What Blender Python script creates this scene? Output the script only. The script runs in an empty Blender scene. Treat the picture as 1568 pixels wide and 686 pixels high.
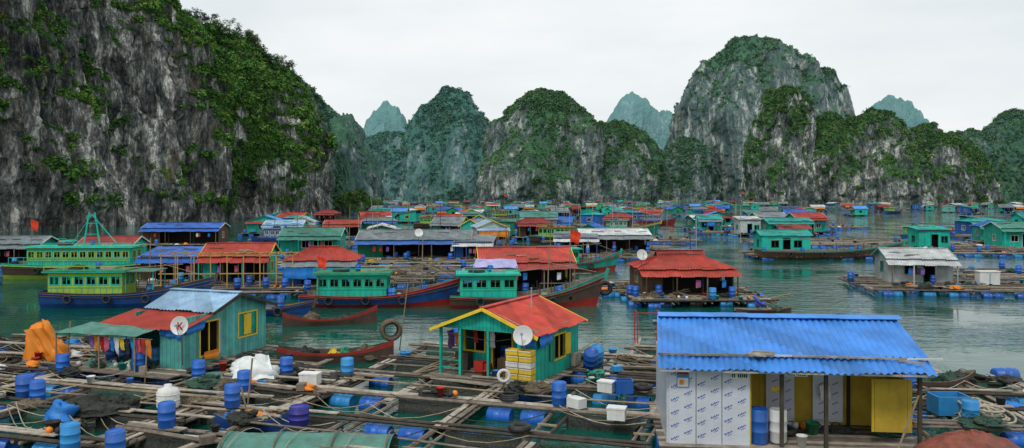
import bpy, math, random
import numpy as np
from mathutils import Vector, Matrix
random.seed(7)
rad=math.radians
sc=bpy.context.scene
sc.view_settings.view_transform='Standard'; sc.view_settings.look='None'; sc.view_settings.exposure=0
COL=sc.collection

# ---------------------------------------------------------------- materials
def nd(nt,t,**kw):
    n=nt.nodes.new(t)
    for k,v in kw.items(): setattr(n,k,v)
    return n
def noise_n(nt,co,scale,detail=5,rough=.6,mscale=None):
    if mscale:
        mp=nd(nt,'ShaderNodeMapping'); mp.inputs['Scale'].default_value=mscale
        nt.links.new(co,mp.inputs[0]); co=mp.outputs[0]
    n=nd(nt,'ShaderNodeTexNoise'); n.inputs['Scale'].default_value=scale
    n.inputs['Detail'].default_value=detail; n.inputs['Roughness'].default_value=rough
    nt.links.new(co,n.inputs['Vector']); return n.outputs['Fac']
def mrange(nt,src,a,b,c,d):
    m=nd(nt,'ShaderNodeMapRange'); nt.links.new(src,m.inputs[0])
    for i,v in enumerate((a,b,c,d)): m.inputs[i+1].default_value=v
    return m.outputs[0]
def mathn(nt,op,a,b=None):
    m=nd(nt,'ShaderNodeMath',operation=op)
    for i,v in enumerate((a,b)):
        if v is None: continue
        if isinstance(v,(int,float)): m.inputs[i].default_value=v
        else: nt.links.new(v,m.inputs[i])
    return m.outputs[0]
def mixc(nt,f,a,b,bt='MIX'):
    m=nd(nt,'ShaderNodeMixRGB',blend_type=bt)
    for i,v in enumerate((f,a,b)):
        if isinstance(v,(int,float)):
            m.inputs[i].default_value=v
        elif isinstance(v,tuple): m.inputs[i].default_value=(*v,1)
        else: nt.links.new(v,m.inputs[i])
    return m.outputs[0]
def ramp(nt,src,stops):
    r=nd(nt,'ShaderNodeValToRGB'); nt.links.new(src,r.inputs[0]); e=r.color_ramp.elements
    while len(e)<len(stops): e.new(.5)
    for i,(p,c) in enumerate(stops): e[i].position=p; e[i].color=(*c,1)
    return r.outputs[0]
MATS={}
def mk(name,col,rough=.75,var=.35,planks=0,gap=0.,grime=.45,gcol=(.07,.055,.04),ns=1.5,bump=.2,spec=.3):
    if name in MATS: return MATS[name]
    m=bpy.data.materials.new(name); m.use_nodes=True; nt=m.node_tree; b=nt.nodes['Principled BSDF']
    co=nd(nt,'ShaderNodeTexCoord').outputs['Object']
    f=mrange(nt,noise_n(nt,co,ns),.3,.7,1-var,1+var*.4)
    oi=nd(nt,'ShaderNodeObjectInfo').outputs['Random']
    f=mathn(nt,'MULTIPLY',f,mrange(nt,oi,0,1,.82,1.1))
    if planks:
        sp=nd(nt,'ShaderNodeSeparateXYZ'); nt.links.new(co,sp.inputs[0])
        s=mathn(nt,'DIVIDE',mathn(nt,'ADD',sp.outputs[0],sp.outputs[1]),planks)
        wn=nd(nt,'ShaderNodeTexWhiteNoise',noise_dimensions='1D'); nt.links.new(mathn(nt,'FLOOR',s),wn.inputs['W'])
        f=mathn(nt,'MULTIPLY',f,mrange(nt,wn.outputs['Value'],0,1,.74,1.08))
        if gap:
            g=mathn(nt,'LESS_THAN',mathn(nt,'FRACT',s),gap)
            f=mathn(nt,'MULTIPLY',f,mrange(nt,g,0,1,1,.35))
    c=nd(nt,'ShaderNodeVectorMath',operation='SCALE'); c.inputs[0].default_value=col; nt.links.new(f,c.inputs['Scale'])
    g=mrange(nt,noise_n(nt,co,1.1,6,.7,(1.6,1.6,.5)),.5,.72,0,grime)
    cc=mixc(nt,g,c.outputs[0],gcol)
    g2=mrange(nt,noise_n(nt,co,9,4,.7),.55,.75,0,grime*.7)
    cc=mixc(nt,g2,cc,gcol)
    nt.links.new(cc,b.inputs['Base Color'])
    b.inputs['Roughness'].default_value=rough; b.inputs['Specular IOR Level'].default_value=spec
    if bump:
        bp=nd(nt,'ShaderNodeBump'); bp.inputs['Strength'].default_value=bump; bp.inputs['Distance'].default_value=.03
        nt.links.new(noise_n(nt,co,14,4),bp.inputs['Height']); nt.links.new(bp.outputs[0],b.inputs['Normal'])
    MATS[name]=m; return m

TEAL=mk('teal_planks',(.010,.50,.38),planks=.16,gap=.1,grime=.32)
TEALD=mk('dark_teal_planks',(.012,.24,.20),planks=.18,gap=.1)
GREEN=mk('green_paint',(.02,.32,.16),planks=.2,gap=.08)
BLUEW=mk('blue_wall',(.015,.13,.46),planks=.25,gap=.06)
GREYW=mk('grey_blue_wall',(.11,.44,.40),planks=.2,gap=.07,grime=.25)
WHITEW=mk('pale_wall',(.55,.62,.6),planks=.5,gap=.02)
BROWN=mk('brown_plank_wall',(.13,.075,.04),planks=.18,gap=.12)
YELW=mk('yellow_wall',(.58,.41,.04),var=.25,grime=.3,planks=.9,gap=.015)
YEL=mk('yellow_trim',(.75,.52,.03),var=.15,grime=.25)
REDT=mk('red_paint',(.45,.03,.02),var=.2)
R_RED=mk('red_roof_sheet',(.50,.062,.04),planks=.9,grime=.45,gcol=(.15,.055,.05),rough=.65)
R_RED2=mk('rust_roof_sheet',(.36,.055,.05),planks=.8,grime=.6,gcol=(.12,.09,.08))
R_BLUE=mk('blue_roof_sheet',(.065,.28,.76),planks=1.05,grime=.22,rough=.45,var=.25,gcol=(.2,.3,.4))
R_BLUE2=mk('deep_blue_roof_sheet',(.025,.14,.54),planks=.9,grime=.25,rough=.5)
R_PALE=mk('pale_blue_roof_sheet',(.34,.54,.74),planks=.9,grime=.2,rough=.5)
R_GREY=mk('grey_roof_sheet',(.24,.28,.30),planks=.9,grime=.5)
R_GRN=mk('green_roof_sheet',(.08,.28,.22),planks=.9,grime=.4)
R_TEAL=mk('teal_roof_sheet',(.03,.42,.37),planks=.9,grime=.3)
R_WHITE=mk('white_roof_sheet',(.68,.72,.72),planks=.9,grime=.3)
WOOD=mk('weathered_wood',(.20,.165,.13),var=.5,ns=3,grime=.5)
WOODP=mk('bleached_wood',(.42,.37,.30),var=.45,ns=3,grime=.5)
WOODD=mk('dark_wood',(.06,.048,.036),var=.5,ns=3)
BAMB=mk('bamboo_pole',(.30,.235,.15),var=.4,ns=3)
BARB=mk('blue_plastic_barrel',(.010,.12,.52),rough=.4,var=.3,grime=.45,gcol=(.08,.12,.14),spec=.5)
BARL=mk('light_blue_plastic',(.03,.26,.60),rough=.4,var=.3,grime=.4,gcol=(.1,.16,.18))
WHT=mk('white_plastic',(.66,.67,.64),rough=.5,var=.15,grime=.35,gcol=(.3,.26,.2))
DARK=mk('dark_interior',(.02,.02,.018),var=.3,grime=0,bump=0)  # near-black: shade inside rooms and cabins put into the colour; also sign letters
RUB=mk('black_rubber',(.025,.025,.027),rough=.6,grime=.3,gcol=(.12,.11,.09))
NET=mk('dark_net',(.035,.04,.034),var=.7,ns=14,bump=1,grime=.4)
NETG=mk('green_net',(.03,.085,.06),var=.7,ns=14,bump=1)
NETB=mk('brown_net',(.15,.12,.075),var=.7,ns=14,bump=1)
ROPE=mk('rope',(.4,.36,.28),var=.4,ns=10)
TOR=mk('orange_tarp',(.80,.25,.02),rough=.5,var=.2,grime=.25,gcol=(.3,.1,.03))
TBL=mk('blue_tarp',(.02,.2,.6),rough=.45,var=.2,grime=.2)
TGR=mk('green_tarp',(.09,.25,.20),rough=.6,var=.35,grime=.5)
TLI=mk('lilac_tarp',(.40,.38,.66),rough=.6,grime=.2)
TWH=mk('white_tarp',(.66,.7,.69),rough=.5,var=.15,grime=.2)
HRED=mk('red_hull',(.36,.03,.025),rough=.5,grime=.45)
HBLU=mk('blue_hull',(.015,.07,.26),rough=.5,grime=.35)
HBRN=mk('brown_hull',(.09,.055,.04),rough=.6)
HTEA=mk('teal_hull',(.015,.32,.25),rough=.5,grime=.3)
HYG=mk('yellow_green_cabin',(.36,.52,.06),grime=.25,var=.2)
CTE=mk('teal_cabin',(.012,.50,.38),grime=.25,var=.2)
CGR=mk('green_cabin',(.02,.38,.2),grime=.25,var=.2)
RUST=mk('rusty_hull',(.25,.075,.05),var=.5,grime=.6,gcol=(.09,.08,.08),ns=3,bump=.8)
FLAG=mk('flag_red',(.75,.06,.02),var=.1,grime=0,bump=0)
METAL=mk('galvanised_metal',(.4,.42,.42),rough=.4)
DISHM=mk('dish_enamel',(.7,.71,.7),rough=.4,var=.08,grime=.2)
PINK=mk('pink_cloth',(.6,.12,.2),bump=0); PURP=mk('purple_cloth',(.25,.12,.45),bump=0)
SKIN=mk('skin',(.35,.19,.12),var=.08,grime=0,bump=0); HAIR=mk('black_hair',(.01,.009,.008),grime=0)

# ---------------------------------------------------------------- mesh kit
class Kit:
    def __init__(s,name,x=0,y=0,z=0,rot=0):
        s.name=name; s.loc=(x,y,z); s.rot=rot; s.parts={}; s.p('body')
    def p(s,n):
        s.c=s.parts.setdefault(n,{'v':[],'f':[],'m':[],'s':[]}); return s
    def add(s,vs,fs,mat,smooth=False):
        o=len(s.c['v']); s.c['v']+= [tuple(v) for v in vs]
        for f in fs: s.c['f'].append(tuple(i+o for i in f)); s.c['m'].append(mat); s.c['s'].append(smooth)
    def box(s,mat,cx,cy,cz,sx,sy,sz,rz=0,rx=0,ry=0):
        M=Matrix.Translation((cx,cy,cz))@Matrix.Rotation(rz,4,'Z')@Matrix.Rotation(ry,4,'Y')@Matrix.Rotation(rx,4,'X')
        vs=[M@Vector((a*sx/2,b*sy/2,c*sz/2)) for a in(-1,1) for b in(-1,1) for c in(-1,1)]
        s.add(vs,[(0,1,3,2),(4,6,7,5),(0,4,5,1),(2,3,7,6),(0,2,6,4),(1,5,7,3)],mat)
    def beam(s,mat,p0,p1,w,h=None):
        p0=Vector(p0);p1=Vector(p1);h=h or w; d=(p1-p0).normalized()
        up=Vector((0,0,1)) if abs(d.z)<.95 else Vector((1,0,0))
        a=d.cross(up).normalized()*w/2; b=a.cross(d).normalized()*h/2
        vs=[q+i*a+j*b for q in(p0,p1) for i in(-1,1) for j in(-1,1)]
        s.add(vs,[(0,1,3,2),(4,6,7,5),(0,4,5,1),(2,3,7,6),(0,2,6,4),(1,5,7,3)],mat)
    def tube(s,mat,pts,r,n=6,r1=None):
        pts=[Vector(p) for p in pts]; r1=r if r1 is None else r1; vs=[];fs=[]
        for i,p in enumerate(pts):
            d=(pts[min(i+1,len(pts)-1)]-pts[max(i-1,0)]).normalized()
            up=Vector((0,0,1)) if abs(d.z)<.9 else Vector((1,0,0))
            a=d.cross(up).normalized(); b=a.cross(d); rr=r+(r1-r)*i/max(1,len(pts)-1)
            for j in range(n):
                t=2*math.pi*j/n; vs.append(p+rr*(math.cos(t)*a+math.sin(t)*b))
            if i:
                for j in range(n): k=(j+1)%n; fs.append(((i-1)*n+j,(i-1)*n+k,i*n+k,i*n+j))
        fs.append(tuple(range(n))); L=(len(pts)-1)*n; fs.append(tuple(L+j for j in range(n)))
        s.add(vs,fs,mat,n>6)
    def lathe(s,mat,prof,c,axis='Z',n=16,M=None):
        M=M or {'Z':Matrix(),'X':Matrix.Rotation(rad(90),4,'Y'),'Y':Matrix.Rotation(rad(-90),4,'X')}[axis]
        T=Matrix.Translation(c)@M; vs=[];fs=[]
        for i,(r,z) in enumerate(prof):
            for j in range(n):
                t=2*math.pi*j/n; vs.append(T@Vector((r*math.cos(t),r*math.sin(t),z)))
            if i:
                for j in range(n): k=(j+1)%n; fs.append(((i-1)*n+j,(i-1)*n+k,i*n+k,i*n+j))
        s.add(vs,fs,mat,True)
    def barrel(s,mat,c,r=.29,h=.9,axis='Z',n=12,M=None):
        a=h/2
        s.lathe(mat,[(0,-a),(r*.9,-a),(r,-a+.04),(r,-.17*h),(r*1.06,-.15*h),(r,-.13*h),(r,.13*h),(r*1.06,.15*h),(r,.17*h),(r,a-.04),(r*.9,a),(r*.88,a-.03),(0,a-.03)],c,axis,n,M)
    def bucket(s,mat,x,y,z,r=.16,h=.3):
        s.lathe(mat,[(0,0),(r*.75,0),(r,h),(r*1.08,h),(r*1.05,h-.02),(r*.9,h-.03),(r*.7,.04),(0,.04)],(x,y,z),'Z',12)
    def torus(s,mat,c,R,r,M=None,n=18,m=8):
        T=Matrix.Translation(c)@(M or Matrix()); vs=[];fs=[]
        for i in range(n):
            t=2*math.pi*i/n
            for j in range(m):
                u=2*math.pi*j/m; vs.append(T@Vector(((R+r*math.cos(u))*math.cos(t),(R+r*math.cos(u))*math.sin(t),r*math.sin(u))))
                fs.append((i*m+j,((i+1)%n)*m+j,((i+1)%n)*m+(j+1)%m,i*m+(j+1)%m))
        s.add(vs,fs,mat,True)
    def sheet(s,mat,a,b,c,d,pitch=.2,amp=.022,rows=2,jit=0):
        a,b,c,d=map(Vector,(a,b,c,d)); w=(b-a).length; n=max(4,int(w/pitch*4)); nr=((b-a).cross(d-a)).normalized()
        vs=[];fs=[]
        for r in range(rows):
            v=r/(rows-1)
            for i in range(n+1):
                u=i/n; p=(a*(1-u)+b*u)*(1-v)+(d*(1-u)+c*u)*v
                pn=int(u*w/.9); off=amp*math.sin(i*math.pi/2)+((pn*37)%5-2)*.006
                if r==0: p=p+(a-d).normalized()*(((pn*53)%7-3)*.018)
                vs.append(p+nr*off)
            if r:
                for i in range(n): q=(r-1)*(n+1)+i; fs.append((q,q+1,q+n+2,q+n+1))
        s.add(vs,fs,mat)
    def wall(s,mat,p0,p1,z0,z1,ops=(),t=.06,trim=None,pane=None):
        p0=Vector((*p0,0));p1=Vector((*p1,0)); L=(p1-p0).length; d=(p1-p0)/L; a=math.atan2(d.y,d.x)
        def seg(u0,u1,v0,v1,m=mat,tt=t):
            if u1-u0<.01 or v1-v0<.01: return
            c=p0+d*(u0+u1)/2; s.box(m,c.x,c.y,(v0+v1)/2,u1-u0,tt,v1-v0,rz=a)
        u=0
        for o in sorted(ops):
            u0,u1,v0,v1=o[:4]; seg(u,u0,z0,z1); seg(u0,u1,z0,z0+v0); seg(u0,u1,z0+v1,z1); u=u1
            if trim:
                f=.07
                seg(u0-f,u0,z0+max(v0-f,0.003),z0+v1+f,trim,t+.05); seg(u1,u1+f,z0+max(v0-f,.003),z0+v1+f,trim,t+.05)
                seg(u0,u1,z0+v1,z0+v1+f,trim,t+.045)
                if v0>0:
                    seg(u0,u1,z0+v0-f,z0+v0,trim,t+.045); seg((u0+u1)/2-.02,(u0+u1)/2+.02,z0+v0,z0+v1,trim,t-.01)
            if pane and v0>0: seg(u0,u1,z0+v0,z0+v1,pane,.01)
        seg(u,L,z0,z1)
    def pile(s,mat,x,y,z,rx,ry,h,seed=0,n=22,m=9,rough=.35,jit=.03):
        R=random.Random(seed); ph=[(R.uniform(1,6),R.uniform(0,6),R.uniform(2,9),R.uniform(0,6)) for _ in range(5)]
        vs=[];fs=[]
        for i in range(m):
            v=i/(m-1)*math.pi/2
            for j in range(n):
                t=2*math.pi*j/n; k=1+rough*sum(math.sin(round(a)*t+b+c*v) for a,b,c,e in ph)/5+R.uniform(-jit,jit)
                vs.append((x+rx*math.cos(v)*math.cos(t)*k,y+ry*math.cos(v)*math.sin(t)*k,z+h*math.sin(v)*(k*.6+.4)+R.uniform(-jit,jit)*h))
                if i: jj=(j+1)%n; fs.append(((i-1)*n+j,(i-1)*n+jj,i*n+jj,i*n+j))
        s.add(vs,fs,mat,jit<.05)
    def heap(s,mat,x,y,z,rx,ry,h,seed=0):
        s.pile(mat,x,y,z,rx,ry,h,seed,30,9,.6,.10); R=random.Random(seed)
        for i in range(7):
            a=R.uniform(0,6.28); q=R.uniform(.2,.9); s.torus(ROPE if i==0 else mat,(x+rx*q*math.cos(a),y+ry*q*math.sin(a),z+h*(1-q*.8)),R.uniform(.1,.22),.018,Matrix.Rotation(R.uniform(-.8,.8),4,'X'),10,4)
    def cloth(s,mat,a,b,c,d,n=8,amp=.05,seed=0):
        a,b,c,d=map(Vector,(a,b,c,d)); nr=((b-a).cross(d-a)).normalized(); vs=[];fs=[]; m=n
        R=random.Random(seed); k1,k2=R.uniform(6,14),R.uniform(0,6)
        for i in range(n+1):
            for j in range(m+1):
                u=i/n;v=j/m; p=(a*(1-u)+b*u)*(1-v)+(d*(1-u)+c*u)*v
                vs.append(p+nr*amp*(math.sin(u*k1+k2+v*2)+.5*math.sin(v*9+k2)))
                if i and j: q=i*(m+1)+j; fs.append((q-m-2,q-1,q,q-m-1))
        s.add(vs,fs,mat,True)
    def mesh(s,n,c):
        me=bpy.data.meshes.new(n); me.from_pydata(c['v'],[],c['f']); ms=[]
        for m in c['m']:
            if m not in ms: ms.append(m)
        for m in ms: me.materials.append(m)
        ix={m:i for i,m in enumerate(ms)}
        me.polygons.foreach_set('material_index',[ix[m] for m in c['m']])
        me.polygons.foreach_set('use_smooth',c['s']); me.update(); return me
    def done(s,join=True,link=True):
        ps={k:v for k,v in s.parts.items() if v['f']}
        if join or len(ps)==1:
            c={'v':[],'f':[],'m':[],'s':[]}
            for v in ps.values():
                o=len(c['v']); c['v']+=v['v']; c['f']+=[tuple(i+o for i in f) for f in v['f']]; c['m']+=v['m']; c['s']+=v['s']
            ob=bpy.data.objects.new(s.name,s.mesh(s.name,c))
            if link: COL.objects.link(ob)
        else:
            ob=bpy.data.objects.new(s.name,None); COL.objects.link(ob)
            for k,v in ps.items():
                ch=bpy.data.objects.new(k,s.mesh(k,v)); COL.objects.link(ch); ch.parent=ob
        ob.location=s.loc; ob.rotation_euler=(0,0,s.rot); return ob
def clone(src,name,x,y,rot,scl=1):
    o=bpy.data.objects.new(name,src.data); COL.objects.link(o); o.location=(x,y,0); o.rotation_euler=(0,0,rot); o.scale=(scl,)*3; return o

# ---------------------------------------------------------------- numpy noise
def h3(ix,iy,iz,s):
    n=((ix*73856093)^(iy*19349663)^(iz*83492791)^(s*26544357))&0xffffffff
    n=((n^(n>>13))*1274126177)&0xffffffff
    n=n^(n>>16); n=(n*668265263)&0xffffffff; n=n^(n>>15)
    return (n&0xffff)/65535.
def vn(P,s):
    i=np.floor(P).astype(np.int64); f=P-i; f=f*f*f*(f*(f*6-15)+10); r=0
    for a in(0,1):
        for b in(0,1):
            for c in(0,1):
                w=(f[:,0] if a else 1-f[:,0])*(f[:,1] if b else 1-f[:,1])*(f[:,2] if c else 1-f[:,2])
                r=r+w*h3(i[:,0]+a,i[:,1]+b,i[:,2]+c,s)
    return r
def fbm(P,o,s,g=.5):
    r=0;a=1;t=0
    for k in range(o): r=r+a*(vn(P*2**k+k*17.3,s+k*7)*2-1); t+=a; a*=g
    return r/t*1.6
def ridged(P,o,s):
    r=0;a=1;t=0
    for k in range(o): r=r+a*(1-np.abs(vn(P*2**k+k*9.1,s+k*5)*2-1)*2); t+=a;a*=.5
    return r/t
def sstep(x,a,b): t=np.clip((x-a)/(b-a),0,1); return t*t*(3-2*t)
def grid_normals(P):
    du=np.gradient(P,axis=1); dv=np.gradient(P,axis=0); n=np.cross(du,dv); n/=np.linalg.norm(n,axis=2,keepdims=True)+1e-9; return n
def terrain_obj(name,grids,mat,wrap):
    V=[];F=[];A=[];o=0
    for P,veg in grids:
        m,n=P.shape[:2]; V.append(P.reshape(-1,3)); A.append(veg.reshape(-1))
        idx=np.arange(m*n).reshape(m,n)+o; nx=np.roll(idx,-1,axis=1)
        q=np.stack([idx[:-1],nx[:-1],nx[1:],idx[1:]],axis=-1)
        if not wrap: q=q[:,:-1]
        F.append(q.reshape(-1,4)); o+=m*n
    V=np.concatenate(V);F=np.concatenate(F);A=np.concatenate(A)
    me=bpy.data.meshes.new(name); me.vertices.add(len(V)); me.vertices.foreach_set('co',V.astype(np.float32).ravel())
    me.loops.add(F.size); me.loops.foreach_set('vertex_index',F.astype(np.int32).ravel())
    me.polygons.add(len(F)); me.polygons.foreach_set('loop_start',np.arange(0,F.size,4,dtype=np.int32))
    me.polygons.foreach_set('use_smooth',np.zeros(len(F),dtype=bool))
    me.update(calc_edges=True); at=me.attributes.new('veg','FLOAT','POINT'); at.data.foreach_set('value',A.astype(np.float32))
    me.materials.append(mat); me.validate(); ob=bpy.data.objects.new(name,me); COL.objects.link(ob); return V,A

def rock_mat(name,fs,haze,haze_col=(.16,.36,.40),light=1.,veg_light=1.,pale=1.25):
    m=bpy.data.materials.new(name); m.use_nodes=True; nt=m.node_tree; b=nt.nodes['Principled BSDF']
    co=nd(nt,'ShaderNodeTexCoord').outputs['Object']; l=light
    a=noise_n(nt,co,.9/fs,6,.65,(1,1,.2)); f2=noise_n(nt,co,4./fs,6,.7,(1,1,.4))
    st=mathn(nt,'ADD',mathn(nt,'MULTIPLY',a,.6),mathn(nt,'MULTIPLY',f2,.4))
    rk=ramp(nt,st,[(.37,(.022*l,.024*l,.024*l)),(.46,(.078*l,.082*l,.08*l)),(.53,(.18*l,.185*l,.175*l)),(.59,(.55*l,.53*l,.48*l))])
    dk=mrange(nt,noise_n(nt,co,.28/fs,5,.6,(1,1,.5)),.40,.62,.42,pale)
    dkc=nd(nt,'ShaderNodeVectorMath',operation='SCALE'); nt.links.new(rk,dkc.inputs[0]); nt.links.new(dk,dkc.inputs['Scale']); rk=dkc.outputs[0]
    cr=mathn(nt,'ABSOLUTE',mathn(nt,'SUBTRACT',noise_n(nt,co,1.3/fs,5,.6,(1,1,.22)),.5))
    dkc=nd(nt,'ShaderNodeVectorMath',operation='SCALE'); nt.links.new(rk,dkc.inputs[0]); nt.links.new(mrange(nt,cr,.0,.022,.25,1.),dkc.inputs['Scale']); rk=dkc.outputs[0]
    oc=mrange(nt,noise_n(nt,co,.6/fs,4,.6,(1,1,.25)),.56,.68,0,.45)
    rk=mixc(nt,oc,rk,(.19*l,.14*l,.075*l))
    v=veg_light
    vg=ramp(nt,noise_n(nt,co,3.2/fs,7,.75),[(.35,(.012*v,.034*v,.009*v)),(.5,(.035*v,.09*v,.018*v)),(.66,(.09*v,.17*v,.032*v))])
    big=mrange(nt,noise_n(nt,co,.4/fs,3,.6),.35,.65,.55,1.4)
    dkc=nd(nt,'ShaderNodeVectorMath',operation='SCALE'); nt.links.new(vg,dkc.inputs[0]); nt.links.new(big,dkc.inputs['Scale']); vg=dkc.outputs[0]
    at=nd(nt,'ShaderNodeAttribute',attribute_name='veg').outputs['Fac']
    f=mathn(nt,'ADD',at,mrange(nt,noise_n(nt,co,1.6/fs,6,.75),.25,.75,-.5,.5))
    f=mrange(nt,f,.40,.56,0,1)
    c=mixc(nt,f,rk,vg); c=mixc(nt,haze,c,haze_col)  # aerial haze painted in: base colour mixed towards a fixed haze tint
    nt.links.new(c,b.inputs['Base Color']); b.inputs['Roughness'].default_value=1; b.inputs['Specular IOR Level'].default_value=.05
    bp=nd(nt,'ShaderNodeBump'); bp.inputs['Strength'].default_value=1.*(1-haze*.6); bp.inputs['Distance'].default_value=fs*.6
    nt.links.new(st,bp.inputs['Height']); nt.links.new(bp.outputs[0],b.inputs['Normal'])
    return m
def leaf_mat(name,haze,haze_col=(.16,.36,.40),k=1.):
    m=bpy.data.materials.new(name); m.use_nodes=True; nt=m.node_tree; b=nt.nodes['Principled BSDF']
    oi=nd(nt,'ShaderNodeObjectInfo').outputs['Random']
    ge=nd(nt,'ShaderNodeTexCoord').outputs['Object']
    c=ramp(nt,oi,[(0,(.022*k,.06*k,.014*k)),(.5,(.048*k,.12*k,.022*k)),(.85,(.090*k,.185*k,.032*k)),(1,(.15*k,.19*k,.04*k))])
    f=mrange(nt,noise_n(nt,ge,2.5,3),.35,.65,.6,1.4)
    s=nd(nt,'ShaderNodeVectorMath',operation='SCALE'); nt.links.new(c,s.inputs[0]); nt.links.new(f,s.inputs['Scale'])
    c=mixc(nt,haze,s.outputs[0],haze_col)  # distance haze put into the leaf colour with the same tint
    nt.links.new(c,b.inputs['Base Color']); b.inputs['Roughness'].default_value=.8; b.inputs['Specular IOR Level'].default_value=.15
    return m
def crowns(name,mat,n=110,size=.26,seed=0):
    c=bpy.data.collections.new(name); R=random.Random(seed)
    for v in range(4):
        k=Kit('bush_crown'); lobes=[(R.uniform(-.6,.6),R.uniform(-.6,.6),R.uniform(.1,.75),R.uniform(.3,.6)) for _ in range(6)]
        for i in range(n):
            lx,ly,lz,lr=R.choice(lobes); d=Vector((R.gauss(0,1),R.gauss(0,1),R.gauss(.3,1))).normalized()*lr*R.uniform(.6,1.1)
            p=Vector((lx,ly,lz))+d; s=size*R.uniform(.6,1.4)
            nn=(d.normalized()+Vector((R.uniform(-1,1),R.uniform(-1,1),R.uniform(-.1,1.2)))*.7).normalized()
            a=nn.orthogonal().normalized(); a=Matrix.Rotation(R.uniform(0,6),3,nn)@a; bb=nn.cross(a)
            k.add([p-a*s*.5,p+bb*s*.32+a*s*.1,p+a*s*.55,p-bb*s*.32+nn*s*.12],[(0,1,2,3)],mat)
        ob=k.done(link=False); c.objects.link(ob)
    return c
def scatter(name,P,S,coll,seed=0):
    R=np.random.RandomState(seed); me=bpy.data.meshes.new(name); me.from_pydata([tuple(p) for p in P],[],[])
    a=me.attributes.new('sc','FLOAT_VECTOR','POINT')
    sv=np.stack([S*R.uniform(.8,1.3,len(S)),S*R.uniform(.8,1.3,len(S)),S*R.uniform(.7,1.15,len(S))],1)
    a.data.foreach_set('vector',sv.astype(np.float32).ravel())
    a=me.attributes.new('rt','FLOAT_VECTOR','POINT')
    rv=np.stack([R.uniform(-.25,.25,len(S)),R.uniform(-.25,.25,len(S)),R.uniform(0,6.28,len(S))],1)
    a.data.foreach_set('vector',rv.astype(np.float32).ravel())
    ob=bpy.data.objects.new(name,me); COL.objects.link(ob)
    ng=bpy.data.node_groups.new(name,'GeometryNodeTree')
    ng.interface.new_socket('Geometry',in_out='INPUT',socket_type='NodeSocketGeometry'); ng.interface.new_socket('Geometry',in_out='OUTPUT',socket_type='NodeSocketGeometry')
    gi=ng.nodes.new('NodeGroupInput'); go=ng.nodes.new('NodeGroupOutput'); ci=ng.nodes.new('GeometryNodeCollectionInfo')
    ci.inputs['Collection'].default_value=coll; ci.inputs['Separate Children'].default_value=True; ci.inputs['Reset Children'].default_value=True
    ip=ng.nodes.new('GeometryNodeInstanceOnPoints'); ip.inputs['Pick Instance'].default_value=True
    n1=ng.nodes.new('GeometryNodeInputNamedAttribute'); n1.data_type='FLOAT_VECTOR'; n1.inputs['Name'].default_value='sc'
    n2=ng.nodes.new('GeometryNodeInputNamedAttribute'); n2.data_type='FLOAT_VECTOR'; n2.inputs['Name'].default_value='rt'
    L=ng.links.new; L(gi.outputs[0],ip.inputs['Points']); L(ci.outputs[0],ip.inputs['Instance'])
    L(n1.outputs[0],ip.inputs['Scale']); L(n2.outputs[0],ip.inputs['Rotation']); L(ip.outputs[0],go.inputs[0])
    md=ob.modifiers.new('scatter','NODES'); md.node_group=ng; return ob

# ---------------------------------------------------------------- karst hills
def dome(X,Y,rx,ry,h,seed,p=2.5,e=.74,nt=320,nv=120,vb=0.,rough=1.,low_bare=.12,side=0.):
    th=np.linspace(0,2*np.pi,nt,endpoint=False); ph=np.linspace(0,np.pi/2,nv); c=np.sin(ph)**2
    q=(1-c)**(1/p); z=h*c**e
    T,Q=np.meshgrid(th,q); Z=np.repeat(z[:,None],nt,1)
    x=X+rx*Q*np.cos(T); y=Y+ry*Q*np.sin(T); S=min(rx,ry)
    W=np.stack([x,y,Z],-1).reshape(-1,3)
    low=fbm(W*np.array([1,1,.6])/(S*.8),3,seed)*.17*S*rough; mid=fbm(W*np.array([1,1,.45])/(S*.28),4,seed+3)*.10*S*rough
    fl=ridged(W*np.array([1,1,.2])/(S*.14),4,seed+9)*.045*S*rough; mi=fbm(W/5.,3,seed+20)*1.3
    r=(low+mid+fl+mi).reshape(nv,nt); k=np.clip(Q*1.5,0,1)
    x=x+r*k*np.cos(T); y=y+r*k*np.sin(T)
    zz=(fbm(np.stack([x,y,Z*.3],-1).reshape(-1,3)/(S*.30),4,seed+30)*.085*h*rough).reshape(nv,nt)
    can=(fbm(W/4.5,2,seed+40)*1.5).reshape(nv,nt)
    Z=Z+zz*np.clip(Z/h*1.5,0,1)+can*np.clip(Z/10,0,1); Z[0]=-4
    P=np.stack([x,y,Z],-1); nz=np.abs(grid_normals(P)[...,2])
    vg=nz*1.25+(fbm(W*np.array([1,1,.7])/(S*.45),4,seed+50)*.58).reshape(nv,nt)+vb-.05+.25*np.clip(Z/h-.25,0,1)-low_bare*(1-np.clip(Z/h*2.5,0,1))+side*np.cos(T)*np.clip(Q,0,1)
    return P,sstep(vg,.3,.7)
def hill(name,domes,fs,haze,haze_col=(.16,.36,.40),ncrown=0,csz=(4,8),light=1.,vl=1.,pale=1.25,**kw):
    gs=[dome(*d,seed=i*13+len(name)*3+int(abs(d[0])),**kw) for i,d in enumerate(domes)]
    V,A=terrain_obj(name,gs,rock_mat(name+'_rock',fs,haze,haze_col,light,vl,pale),True)
    if ncrown:
        R=np.random.RandomState(5+int(fs*10)); ok=np.where((A>.55)&(V[:,2]>3)&(V[:,1]<domes[0][1]+domes[0][3]*.5))[0]
        ix=R.choice(ok,min(ncrown,len(ok)),replace=False)
        S=R.uniform(csz[0],csz[1],len(ix)); P=V[ix]-np.array([0,0,.35])*S[:,None]
        scatter(name+'_trees',P,S*.6,crowns(name+'_tree_crowns',leaf_mat(name+'_leaves',haze,haze_col,vl),70,.42,3),4)
HAZE_COL=(.12,.25,.25)
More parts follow.
